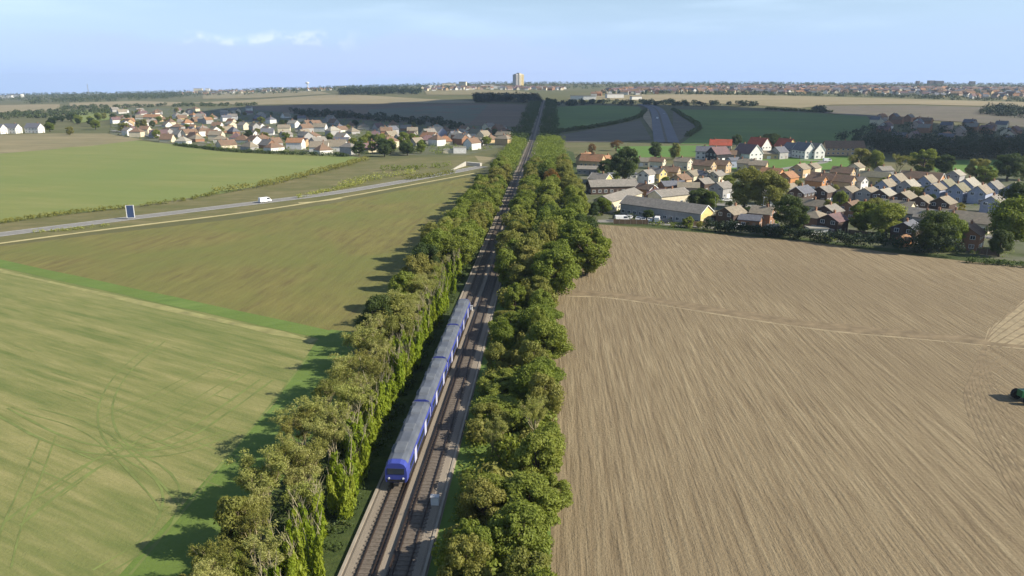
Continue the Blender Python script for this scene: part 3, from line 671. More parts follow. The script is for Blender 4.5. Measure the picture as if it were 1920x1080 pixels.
def belts():
    # left of the line: bright ivy-clad stems by the track, thin half-bare trees behind, greener and fuller further away
    y = 53.0
    while y < 410:
        near = y < 185
        for lane in range(3 if near else 2 if y < 330 else 1):
            t = (-R.uniform(6.9, 8.6), -R.uniform(9.5, 12.2), -R.uniform(12.6, 15.2))[lane] if near else (-R.uniform(6.2, 9.0), -R.uniform(11.0, 15.0))[lane]
            yy = y + R.uniform(-1.6, 1.6)
            if near: key = (R.choice(['ivy0', 'ivy1', 'ivy2', 'ivy3']) if lane == 0 else R.choice(['twiggy0', 'twiggy1', 'twiggy2', 'twiggy3', 'twiggy4', 'ivy1' if lane == 1 else 'twiggy2', 'olive1' if lane == 1 else 'twiggy3']))
            else: key = R.choice(['olive0', 'olive2', 'green3', 'green0', 'green2', 'twiggy1' if y < 260 else 'green1', 'ivy2' if y < 300 else 'green1'])
            hh = (R.uniform(7.0, 9.0) if lane == 0 else R.uniform(5.6, 8.2)) if near else R.uniform(8.4, 10.8)
            if y >= 330: t = -R.uniform(6.5, 12)
            x, yw = railp(yy, t); tree(key, x, yw, hh, cluster='L')
        y += (4.2 if near else 5.0 + (y - 185) * .012)
    for yy, t, k, h in ((66, -15, 'olive0', 7.5), (73, -16, 'twiggy1', 8.0), (88, -15.5, 'twiggy3', 7.5), (104, -15, 'twiggy4', 7.5), (119, -15.6, 'twiggy1', 8.0), (131, -15.8, 'dark0', 9.5), (134, -13.5, 'olive1', 8.8), (152, -15, 'green3', 8.5), (168, -15, 'olive2', 9.0), (178, -14.6, 'dark1', 9.5)):
        x, yw = railp(yy, t); tree(k, x, yw, h, h * .8, cluster='L')
    # dense shrubs at the very bottom
    for t, yy, k, h in ((-15.5, 57, 'olive0', 5.5), (-13.2, 59.5, 'green1', 5.2), (-10.2, 56.5, 'olive2', 5.0), (-18.5, 55.5, 'olive1', 4.4), (-8.2, 60.5, 'ivy0', 6.0)):
        x, yw = railp(yy, t); tree(k, x, yw, h, cluster='L')
    # right of the line
    y = 54.0
    while y < 410:
        near = y < 165
        n = 2 if near or y > 380 else 3
        for lane in range(n):
            if near: t = (R.uniform(7.8, 9.8), R.uniform(13.2, 16.4))[lane]; hh = R.uniform(3.4, 6.8) if lane == 0 else R.uniform(4.2, 8.2); wd = R.uniform(4.6, 8.8)
            else:
                wmax = 16 + 10 * min(1, max(0, (y - 165) / 40)) * (1 if y < 330 else .8)
                t = 6.4 + lane * (wmax - 8) / (n - 1) + R.uniform(-1.2, 1.2); hh = R.uniform(9.5, 12.5) if lane else R.uniform(9.0, 11.0); wd = R.uniform(7.5, 10.5)
            if near and lane == 0 and R.random() < .3: continue
            key = R.choice(['green0', 'green1', 'green2', 'green3', 'olive0', 'olive2', 'green1', 'dark1' if not near else 'green3', 'olive1'])
            if near and R.random() < .16: key = R.choice(['twiggy0', 'twiggy2', 'twiggy1']); wd = None
            if y > 260 and R.random() < .015: key = 'rust0'
            x, yw = railp(y + R.uniform(-1.8, 1.8), t); tree(key, x, yw, hh, wd, cluster='R')
        y += R.uniform(4.6, 6.2) if near else R.uniform(8.0, 9.5) + (y - 165) * .010
    for _ in range(70):   # shrubs closing the gaps under the near right-hand trees
        x, yw = railp(R.uniform(56, 170), R.uniform(7.0, 15.5)); tree(R.choice(['shrub_green0', 'shrub_green1', 'shrub_olive0', 'shrub_olive1', 'shrub_olive2']), x, yw, R.uniform(2.0, 4.2), cluster='R')
    for px, py, h, w, k in ((1100, 515, 12.5, 13.5, 'green1'), (1075, 500, 12, 12, 'green3'), (1040, 560, 11.5, 12.5, 'green0'), (1005, 640, 6.5, 8.5, 'green2'), (1060, 470, 12, 12, 'green2'), (985, 560, 8, 8, 'olive0')):
        x, y = G(px, py); tree(k, x, y, h, w, cluster='R')
belts()
def mass(name, label, pts, rad, n, size, mat, cat, h=None, kind='stuff', z=0.0):
    """a low mass of foliage: clumps at ground points"""
    P = np.array(pts); zz = hgt(P[:, 0], P[:, 1]); r = np.array(rad)
    C = np.stack([P[:, 0], P[:, 1], zz + z + r * .55 if h is None else zz + np.array(h)], -1)
    Rd = np.stack([r, r, r * .8], -1)
    o = link(name, quads_mesh(name, leaves(C, Rd, n, size), M[mat]))
    return tag(o, label, cat, kind=kind)
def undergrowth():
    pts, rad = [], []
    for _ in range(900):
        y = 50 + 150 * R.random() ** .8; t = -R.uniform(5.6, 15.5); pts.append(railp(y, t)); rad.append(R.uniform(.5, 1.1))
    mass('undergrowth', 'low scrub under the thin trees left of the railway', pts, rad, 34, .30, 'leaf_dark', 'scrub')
    pts, rad = [], []
    for _ in range(700):
        y = 50 + 140 * R.random() ** .8; t = R.uniform(5.8, 15.8); pts.append(railp(y, t)); rad.append(R.uniform(.5, 1.2))
    mass('undergrowth', 'low green scrub under the trees right of the railway', pts, rad, 34, .32, 'leaf_green', 'scrub')
    pts, rad = [], []
    for s in (-1, 1):
        for _ in range(700):
            y = R.uniform(180, 600); t = s * R.uniform(6, 15 if s < 0 else 20); pts.append(railp(y, t)); rad.append(R.uniform(1.0, 2.2))
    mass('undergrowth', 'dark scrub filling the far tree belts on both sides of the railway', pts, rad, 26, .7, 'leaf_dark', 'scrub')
    pts, rad, hh = [], [], []
    for _ in range(420):
        y = R.uniform(400, 605); s = R.choice((-1, 1)); t = R.uniform(-14, -5.2) if s < 0 else R.uniform(5.2, 24); pts.append(railp(y, t)); r = R.uniform(2.0, 3.6); rad.append(r); hh.append(R.uniform(2.5, 6.5 if s < 0 else 8.0))
    mass('lineside_trees', 'mixed green trees lining the railway where it passes the village', pts, rad, 110, .62, 'leaf_green', 'trees', hh)
    # the belts go on into the cloud shadow up to the wood
    pts, rad, hh = [], [], []
    for _ in range(1000):
        y = R.uniform(600, 1390); s = R.choice((-1, 1)); t = s * (5.5 + 16 * R.random() ** 1.6); pts.append(railp(y, t)); r = R.uniform(2.2, 4.2); rad.append(r); hh.append(R.uniform(1.5, 5.5))
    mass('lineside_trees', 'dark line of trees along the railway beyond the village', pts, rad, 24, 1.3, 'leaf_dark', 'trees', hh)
undergrowth()
def hedge(line, label, h=2.2, w=1.8, mat='leaf_olive', size=.45, gap=0.0, n=26, px=True, wild=.5, name='hedge'):
    P = resample(smooth_line([G(*p) for p in line] if px else line, 1), w * .55); pts, rad, hh = [], [], []
    for p in P:
        if R.random() < gap: continue
        for _ in range(2):
            r = w * R.uniform(.45, .8); pts.append((p[0] + R.uniform(-w, w) * .45, p[1] + R.uniform(-w, w) * .45)); rad.append(r); hh.append(h * R.uniform(.25, .25 + wild))
    return mass(name, label, pts, rad, n, size, mat, 'hedge', hh, kind=None)
def hedges():
    hedge([(-40, 425), (0, 419), (130, 401), (240, 391)], 'low ragged olive hedge above the road, left of the blue sign', 1.6, 1.5, gap=.15)
    hedge([(265, 388), (340, 378), (400, 366)], 'broken scrubby hedge above the road, right of the blue sign', 1.5, 1.4, gap=.5)
    hedge([(405, 364), (500, 350), (580, 330), (640, 315), (690, 300)], 'tall scrubby olive hedge climbing towards the village beside the road', 3.2, 2.6, gap=.08, size=.6)
    hedge([(560, 372), (620, 358), (680, 345)], 'patchy low scrub between the road and the pasture hedge', 1.4, 2.0, gap=.5, mat='leaf_brown', size=.5)
    hedge([(640, 352), (700, 336), (780, 326)], 'brownish scrub bank beside the road cutting', 2.2, 4.0, gap=.15, mat='leaf_brown', size=.7)
    hedge([(720, 320), (780, 318), (850, 312)], 'green scrub on the bank above the road cutting', 2.6, 3.0, gap=.25, mat='leaf_green', size=.7)
    hedge([(760, 338), (800, 333), (850, 325)], 'olive bushes between the road and the chalk path near the underpass', 2.0, 2.4, gap=.1, size=.6)
    hedge([(60, 437), (130, 432), (200, 424)], 'sparse brown weeds between the road and the chalk path', .7, 1.4, gap=.55, mat='leaf_brown', size=.35)
    hedge([(1330, 433), (1400, 440), (1500, 449), (1560, 457)], 'shade-dark garden hedge along the stubble field, left half', 2.8, 2.6, mat='leaf_wood', size=.5, wild=.75, n=150)  # the near-black leaf colour holds the shade of its unlit side
    hedge([(1560, 458), (1640, 467), (1700, 473), (1790, 482)], 'tall shade-dark garden hedge along the stubble field below the brick house', 4.2, 3.2, mat='leaf_wood', size=.5, wild=.8, n=150)  # deep shade on the near side is put into the leaves
    hedge([(1215, 421), (1270, 426), (1330, 432)], 'green scrub hedge in front of the long grey-roofed block', 1.9, 1.8, mat='leaf_green', size=.45, gap=.2)
    hedge([(1815, 493), (1880, 497), (1960, 505)], 'low dark hedge at the right end of the stubble field edge', 1.4, 1.6, mat='leaf_dark', size=.45)
    hedge([(1435, 205), (1500, 209), (1560, 211)], 'thin dark hedge across the slope behind the white houses', 3, 4, mat='leaf_dark', size=1.5)
    hedge([(1040, 249), (1120, 239), (1196, 223), (1210, 208)], 'dark hedge under the bright green field on the slope', 3, 3.5, mat='leaf_dark', size=1.4)
    hedge([(1262, 206), (1288, 222), (1316, 240), (1290, 256)], 'dark hedge right of the far road', 3, 3.5, mat='leaf_dark', size=1.4)
    hedge([(330, 273), (430, 285), (520, 289), (650, 294)], 'dark hedge along the village side of the pasture', 2.2, 2.4, mat='leaf_dark', size=.8, gap=.2)
hedges()

# ------------------------------------------------------------------ houses
HC_ = {}
def house_mesh(L, D, he, hr, kind):
    key = (L, D, he, hr, kind)
    if key in HC_: return HC_[key]
    l, d = L / 2, D / 2; w = MB(); r = MB(); oh = .35; sl = (hr - he) / d
    if kind == 'gable':
        pr = [(-d, -.3), (d, -.3), (d, he), (0, hr), (-d, he)]
        w.prism(pr, -l, l)
        th = .22; eo = oh; ez = he - sl * eo
        for s in (1, -1):
            p = [(s * (d + eo), ez + .03), (0, hr + .03), (0, hr + .03 + th), (s * (d + eo), ez + .03 + th)]
            r.prism(p if s > 0 else p[::-1], -l - oh, l + oh)
    elif kind == 'hip':
        w.box(-l, l, -d, d, -.3, he)
        a, b = l + oh, d + oh; k = max(.3, l - d)
        v = [(-a, -b, he - .1), (a, -b, he - .1), (a, b, he - .1), (-a, b, he - .1), (-a, -b, he + .08), (a, -b, he + .08), (a, b, he + .08), (-a, b, he + .08), (-k, 0, hr), (k, 0, hr)]
        r.add(v, [(3, 2, 1, 0), (0, 1, 5, 4), (1, 2, 6, 5), (2, 3, 7, 6), (3, 0, 4, 7), (4, 5, 9, 8), (5, 6, 9), (6, 7, 8, 9), (7, 4, 8)])
    else:
        w.box(-l, l, -d, d, -.3, he); r.box(-l - .2, l + .2, -d - .2, d + .2, he, he + .25)
    HC_[key] = (w.mesh('wall', M['wall_cream']), r.mesh('roof', M['roof_grey'])); return HC_[key]
def slot(o, m):
    o.material_slots[0].link = 'OBJECT'; o.material_slots[0].material = m; return o
_wf = MB()
for a in ((-.70, -.60, -.60, .60), (.60, .70, -.60, .60), (-.60, .60, .50, .60), (-.60, .60, -.60, -.50), (-.04, .04, -.50, .50)): _wf.box(a[0], a[1], -.06, .05, a[2], a[3])
WINF = _wf.mesh('window', M['frame']); WINP = MB().box(-.60, .60, -.03, .05, -.50, .50).mesh('pane', M['glass'])
DOOR = MB().box(-.48, .48, -.06, .05, 0, 2.0).mesh('door', M['door'])
CHIM = MB().box(-.35, .35, -.3, .3, -1.2, .9).box(-.42, .42, -.37, .37, .9, 1.05).tube([(-.15, 0, 1.05), (-.15, 0, 1.4)], [.1, .08], 6).tube([(.15, 0, 1.05), (.15, 0, 1.4)], [.1, .08], 6).mesh('chimney', M['wall_brick'])
GAR = MB().box(-1.15, 1.15, -.06, .05, 0, 2.0).mesh('garage_door', M['frame'])
HOUSES = []
def house(x, y, rz, L, D, he, hr, wall, roof, kind='gable', cluster='E', detail=2, chim=True, barge=False, upper=None, label=None, name='house', look=None, z=None):
    zz = hz(x, y) if z is None else z
    o = empty(name, (x, y, zz), rz); wm, rm = house_mesh(round(L * 2) / 2, round(D * 2) / 2, round(he, 1), round(hr, 1), kind)
    L, D, he, hr = round(L * 2) / 2, round(D * 2) / 2, round(he, 1), round(hr, 1)
    slot(link('wall', wm, o), M['wall_' + wall]); r = slot(link('roof', rm, o), M['roof_' + roof])
    if chim and kind != 'flat': link('chimney', CHIM, r, (L * R.uniform(-.32, .32) if kind == 'gable' else 0, 0, hr))
    if barge and kind == 'gable':
        sl = (hr - he) / (D / 2)
        for s in (1, -1):
            m = MB()
            for q in (1, -1):
                d = D / 2 + .38; p = [(q * d, he - sl * .38 - .02), (0, hr - .02), (0, hr + .28), (q * d, he - sl * .38 + .28)]
                m.prism(p if q > 0 else p[::-1], s * (L / 2 + .36) - .03, s * (L / 2 + .36) + .05)
            m.build('bargeboard', M['frame'], r)
    if detail >= 1:
        tocam = Vector((-x, -y, 0)).normalized(); ca, sa = math.cos(rz), math.sin(rz)
        for (nx, ny, half, width, gab) in ((0, -1, D / 2, L, False), (0, 1, D / 2, L, False), (-1, 0, L / 2, D, True), (1, 0, L / 2, D, True)):
            wn = Vector((nx * ca - ny * sa, nx * sa + ny * ca, 0))
            if wn.dot(tocam) < .05: continue
            ang = {(0, -1): 0, (1, 0): math.pi / 2, (0, 1): math.pi, (-1, 0): -math.pi / 2}[(nx, ny)]
            n = max(1, int(width / (2.6 if detail > 1 else 3.2))); floors = [1.45] if he < 3.6 else [1.45, 4.05]
            if gab and kind == 'gable' and he < 3.6: floors = [1.45]
            for fl, wz in enumerate(floors):
                if wz + .6 > (he if not gab or kind != 'gable' else he + .4): continue
                for i in range(n):
                    u = (i + .5) / n * width - width / 2
                    if fl == 0 and i == n // 2 and n > 1:
                        link('garage_door' if n == 3 and not gab and R.random() < .4 else 'door', DOOR if not (n == 3 and not gab) else GAR, o, (nx * half + (u if ny else 0) * (1 if ny < 0 else -1), ny * half + (u if nx else 0) * (1 if nx > 0 else -1), 0), ang)
                        continue
                    p = (nx * (half + .012) + (u if ny else 0), ny * (half + .012) + (u if nx else 0), wz)
                    wo = link('window', WINF, o, p, ang); link('pane', WINP, wo)
    WN = dict(cream='cream', white='white', brick='brick', tan='tan', brown='dark-tiled', yellow='yellow', blue='shade-tinted blue-grey', pink='pinkish', grey='grey', orange='orange brick', black='black')
    RNm = dict(grey='grey-brown', brown='brown', orange='orange tiled', slate='slate-grey', red='red tiled', tan='tan', olive='olive-grey', pale='pale grey', purple='dull maroon')
    lk = look or f"{WN[wall]}-walled {'bungalow' if he < 3.4 else 'house'} with {RNm[roof]} {'hipped ' if kind == 'hip' else 'flat ' if kind == 'flat' else ''}roof"
    tag(o, label, 'house' if name == 'house' else name.replace('_', ' '))
    HOUSES.append([o, lk, cluster, x, y, label]); return o
def ends(p, q, **k):
    """a block whose long front wall runs between two photograph points (on the ground)"""
    a, b = G(*p), G(*q); D = k.pop('D'); L = math.dist(a, b); rz = math.atan2(b[1] - a[1], b[0] - a[0])
    x, y = (a[0] + b[0]) / 2 - math.sin(rz) * D / 2, (a[1] + b[1]) / 2 + math.cos(rz) * D / 2
    return house(x, y, rz, L, D, **k)
A1, B1 = math.radians(42), math.radians(-46)
def estate():
    # blocks near the line, front wall between two ground points
    tb = ends((1163, 402), (1312, 424), D=8, he=4.2, hr=6.6, wall='grey', roof='grey', barge=True, chim=False, label='long low block with dark grey roof and yellow right gable beside the stubble field', name='terrace')
    tl = max(v.co.x for c in tb.children if c.name.startswith('wall') for v in c.data.vertices)
    MB().prism([(-3.9, 0), (3.9, 0), (3.9, 4.1), (0, 6.45), (-3.9, 4.1)], tl + .01, tl + .06).build('gable_end', M['wall_yellow'], tb)
    ends((1146, 399), (1203, 381), D=7.5, he=4.2, hr=6.0, wall='cream', roof='grey', chim=False, label='cream-fronted block with grey roof behind the parked cars', name='terrace')
    ends((1240, 389), (1293, 383), D=8, he=4.2, hr=6.2, wall='cream', roof='grey', barge=True, label='cream-fronted block with broad grey roof left of the bushy green trees', name='terrace')
    ends((1108, 365), (1196, 363), D=9, he=3.4, hr=5.8, wall='brown', roof='grey', chim=False, label='long dark-walled block with grey roof nearest the railway trees', name='terrace')
    Hs = [  # px, base row, orientation, length, depth, eaves, ridge, wall, roof, extras
        (1213, 375, -.9, 9, 6.0, 4.8, 6.9, 'orange', 'brown', dict(barge=True)), (1232, 378, -.3, 8, 6, 3.2, 5.4, 'brick', 'purple', {}),
        (1127, 347, -.6, 10, 9, 3.0, 5.6, 'yellow', 'grey', dict(barge=True)), (1112, 314, -.5, 15, 9, 4.0, 8.0, 'tan', 'orange', {}), (1098, 309, .9, 11, 8, 4.0, 7.4, 'tan', 'orange', {}), (1137, 312, .9, 8, 7, 4.0, 6.6, 'cream', 'orange', {}),
        (1103, 327, -.2, 12, 8, 3.0, 4.6, 'grey', 'grey', dict(chim=False)), (1168, 336, 0, 16, 7, 2.8, 3.2, 'white', 'slate', dict(kind='flat')),
        (1214, 344, .9, 9, 6.5, 4.8, 7.0, 'white', 'grey', {}), (1232, 342, -.8, 9, 7, 4.8, 7.4, 'yellow', 'grey', {}), (1234, 317, -.5, 9, 7, 4.6, 7.0, 'cream', 'brown', {}), (1206, 312, -.4, 10, 7, 3.0, 5.2, 'cream', 'tan', {}),
        (1282, 318, -.7, 10, 7, 4.8, 7.0, 'cream', 'tan', {}), (1258, 338, -.5, 10, 7.5, 4.6, 7.2, 'tan', 'brown', {}), (1299, 346, .8, 9, 7, 4.8, 7.2, 'cream', 'tan', {}), (1278, 354, .8, 9, 7.5, 4.6, 7.0, 'tan', 'brown', {}), (1318, 346, -.8, 8, 6, 4.8, 6.8, 'cream', 'slate', {}),
        (1322, 326, -.7, 12, 8, 4.8, 7.6, 'tan', 'brown', {}), (1352, 324, -.7, 11, 8, 4.6, 7.2, 'tan', 'brown', {}), (1333, 346, .85, 9, 6.5, 4.8, 7.2, 'cream', 'tan', {}), (1345, 347, .85, 9, 6.5, 4.8, 7.0, 'cream', 'grey', {}), (1376, 314, .3, 7, 6, 4.4, 6.0, 'blue', 'slate', {}), (1424, 324, -.5, 10, 8, 4.4, 7.0, 'tan', 'tan', {}), (1400, 320, -.6, 9, 7, 4.4, 6.8, 'cream', 'tan', {}),
        (1449, 342, -.7, 11, 7.5, 4.8, 7.4, 'orange', 'orange', {}), (1479, 351, .8, 10, 8, 4.8, 7.6, 'orange', 'orange', {}), (1503, 333, .8, 10, 8, 4.8, 7.4, 'tan', 'tan', {}), (1525, 330, .8, 9, 7, 4.6, 7.0, 'cream', 'tan', {}),
        (1546, 356, -.8, 12, 8, 5.0, 8.0, 'tan', 'brown', {}), (1533, 358, -.8, 9, 7, 4.8, 7.2, 'orange', 'brown', {}), (1583, 341, -.75, 11, 8, 4.8, 7.6, 'tan', 'brown', {}), (1607, 330, .8, 9, 7, 4.8, 7.2, 'cream', 'tan', {}),
        (1581, 359, -.8, 12, 8, 4.8, 7.6, 'tan', 'brown', {}), (1608, 358, -.9, 9, 7, 4.8, 6.8, 'white', 'grey', {}), (1643, 348, -.78, 15, 8, 4.4, 6.8, 'yellow', 'olive', {}), (1660, 333, .2, 8, 7, 4.0, 6.0, 'grey', 'grey', {}), (1732, 353, -.80, 20, 9, 4.8, 7.8, 'orange', 'brown', dict(barge=True)),
        # the row of gables whose sky-blue shade is put into the wall colour
        (1684, 357, A1, 10, 7, 4.8, 7.8, 'blue', 'tan', {}), (1663, 368, A1, 10, 6.5, 4.8, 7.6, 'blue', 'tan', {}), (1706, 369, A1, 10, 7, 4.8, 7.6, 'grey', 'pale', {}), (1741, 360, A1, 10, 7, 4.8, 7.8, 'blue', 'tan', {}), (1757, 374, A1, 9, 6.5, 4.6, 7.0, 'blue', 'tan', {}), (1776, 369, A1, 10, 7, 4.8, 7.8, 'blue', 'olive', {}),
        (1800, 378, A1, 10, 7, 4.8, 7.8, 'blue', 'olive', {}), (1819, 368, A1, 11, 7.5, 5.0, 8.2, 'blue', 'pale', {}), (1842, 382, A1, 10, 7, 4.8, 7.8, 'blue', 'tan', {}), (1865, 373, A1, 10, 7, 4.8, 7.8, 'blue', 'grey', {}), (1794, 346, A1, 9, 7, 4.8, 7.2, 'grey', 'pale', {}), (1908, 375, A1, 10, 7, 4.8, 7.8, 'blue', 'grey', {}),
        # dark tile-hung gables
        (1733, 402, A1, 9, 7.5, 4.8, 7.2, 'brown', 'tan', {}), (1772, 404, A1, 9, 7.5, 4.8, 7.2, 'brown', 'tan', {}), (1699, 393, A1, 9, 7.5, 4.8, 7.2, 'brown', 'tan', {}), (1660, 387, A1, 9, 7.5, 4.8, 7.2, 'brown', 'pale', {}), (1631, 383, A1, 9, 7.5, 4.8, 7.0, 'grey', 'tan', {}),
        (1693, 405, B1, 9, 6.5, 3.6, 5.6, 'cream', 'tan', {}), (1668, 402, B1, 9, 6.5, 3.6, 5.6, 'cream', 'tan', {}), (1593, 380, A1, 9, 7, 4.8, 7.0, 'pink', 'tan', {}), (1547, 380, A1, 9, 7.5, 4.8, 7.0, 'brown', 'grey', {}), (1505, 383, A1, 10, 8, 5.0, 7.6, 'brown', 'slate', dict(barge=True)), (1528, 402, B1, 12, 6.5, 3.4, 5.6, 'cream', 'tan', {}),
        (1480, 375, A1, 9, 7, 4.6, 7.0, 'tan', 'tan', {}), (1355, 372, .7, 9, 7.5, 4.8, 7.2, 'grey', 'grey', {}), (1320, 361, .7, 8, 7, 4.4, 6.6, 'brown', 'grey', {}),
        # front row along the field
        (1346, 419, -.2, 8, 6, 3.0, 4.4, 'brown', 'olive', dict(chim=False)), (1374, 424, .7, 9, 7.5, 4.6, 6.8, 'brown', 'tan', {}), (1409, 428, -.5, 8, 5.5, 3.0, 4.6, 'brick', 'slate', dict(chim=False)), (1432, 424, -.6, 8, 7, 4.6, 6.8, 'brick', 'tan', {}), (1532, 432, .75, 9, 8, 4.6, 6.8, 'brick', 'tan', dict(kind='hip')),
        (1566, 440, .7, 8, 8, 4.8, 7.0, 'brown', 'purple', {}), (1558, 421, .7, 8, 7.5, 4.8, 7.0, 'brown', 'grey', {}), (1706, 457, .8, 9, 8, 4.8, 7.0, 'brown', 'slate', {}), (1823, 469, .86, 9.5, 8, 5.0, 7.6, 'brick', 'brown', {}),
        (1800, 432, B1, 22, 6.5, 3.4, 5.4, 'cream', 'tan', {}), (1832, 428, B1, 22, 6.5, 3.4, 5.4, 'cream', 'tan', {}), (1766, 428, B1, 16, 7, 3.2, 5.2, 'grey', 'grey', {}), (1742, 420, B1, 14, 7, 3.2, 5.2, 'grey', 'grey', {}), (1628, 408, B1, 10, 7, 3.6, 5.6, 'cream', 'tan', {}), (1600, 412, A1, 9, 7, 4.6, 6.8, 'brick', 'brown', {}),
        (1452, 385, -.4, 9, 7, 4.4, 6.4, 'cream', 'grey', {}), (1262, 364, .3, 12, 7, 4.0, 6.0, 'brick', 'slate', {}), (1292, 368, -.2, 10, 7, 4.0, 6.2, 'pink', 'tan', {}), (1868, 402, A1, 10, 7, 4.8, 7.4, 'blue', 'grey', {}),
    ]
    for px, py, rz, L, D, he, hr, wl, rf, kw in Hs:
        x, y = G(px, py); y += D * .35; k = .9; house(x, y, rz, L * k, D * k, he * .94, hr * .92, wl, rf, cluster='E', detail=2, **kw)
    # white and coloured houses on the green above the estate
    Ws = [(1326, 299, -.35, 13, 8, 5.2, 8.2, 'white', 'slate', {}), (1352, 286, -.3, 15, 8, 5.2, 9.0, 'cream', 'red', {}), (1348, 302, .5, 12, 10, 4.5, 8.6, 'black', 'purple', {}), (1374, 300, -.3, 10, 8, 3.4, 5.8, 'pink', 'brown', {}),
          (1404, 301, -1.1, 15, 11, 4.6, 10.0, 'white', 'purple', dict(barge=True)), (1424, 287, -1.0, 14, 10, 5.0, 10.5, 'white', 'red', {}), (1442, 298, -.2, 12, 7, 3.2, 5.0, 'tan', 'tan', dict(chim=False)), (1462, 298, .6, 9, 8, 4.4, 7.6, 'grey', 'slate', {}),
          (1474, 291, -1.1, 12, 9, 6, 11.0, 'yellow', 'red', {}), (1490, 294, -1.0, 12, 9, 5, 9.0, 'grey', 'slate', {}), (1508, 297, -1.25, 13, 8, 5.4, 10.0, 'white', 'slate', dict(barge=True)), (1526, 297, -1.25, 13, 8, 5.4, 9.8, 'white', 'grey', dict(barge=True)), (1583, 291, -.05, 26, 9, 5.0, 9.4, 'tan', 'brown', {})]
    for px, py, rz, L, D, he, hr, wl, rf, kw in Ws:
        x, y = G(px, py); house(x, y + D * .3, rz, L, D, he, hr, wl, rf, cluster='W', detail=1, **kw)
    for px, py, lab, L, D, he, hr, wl, rf, rz in ((1447, 437, 'small white shed at the garden edge by the stubble field', 3.5, 2.6, 2.1, 2.9, 'white', 'pale', .2), (1692, 461, 'small orange brick shed in the dark hedge by the field', 4, 3, 2.2, 3.2, 'orange', 'orange', .6), (1530, 440, 'white flat-roofed carport in front of the hipped brick house', 6, 4, 2.3, 2.4, 'white', 'pale', 0)):
        x, y = G(px, py); house(x, y, rz, L, D, he, hr, wl, rf, 'flat' if 'carport' in lab else 'gable', 'S', 0, False, label=lab, name='shed')
estate()
def inside(p, poly):
    x, y = p; c = False; j = len(poly) - 1
    for i in range(len(poly)):
        if (poly[i][1] > y) != (poly[j][1] > y) and x < (poly[j][0] - poly[i][0]) * (y - poly[i][1]) / (poly[j][1] - poly[i][1]) + poly[i][0]: c = not c
        j = i
    return c
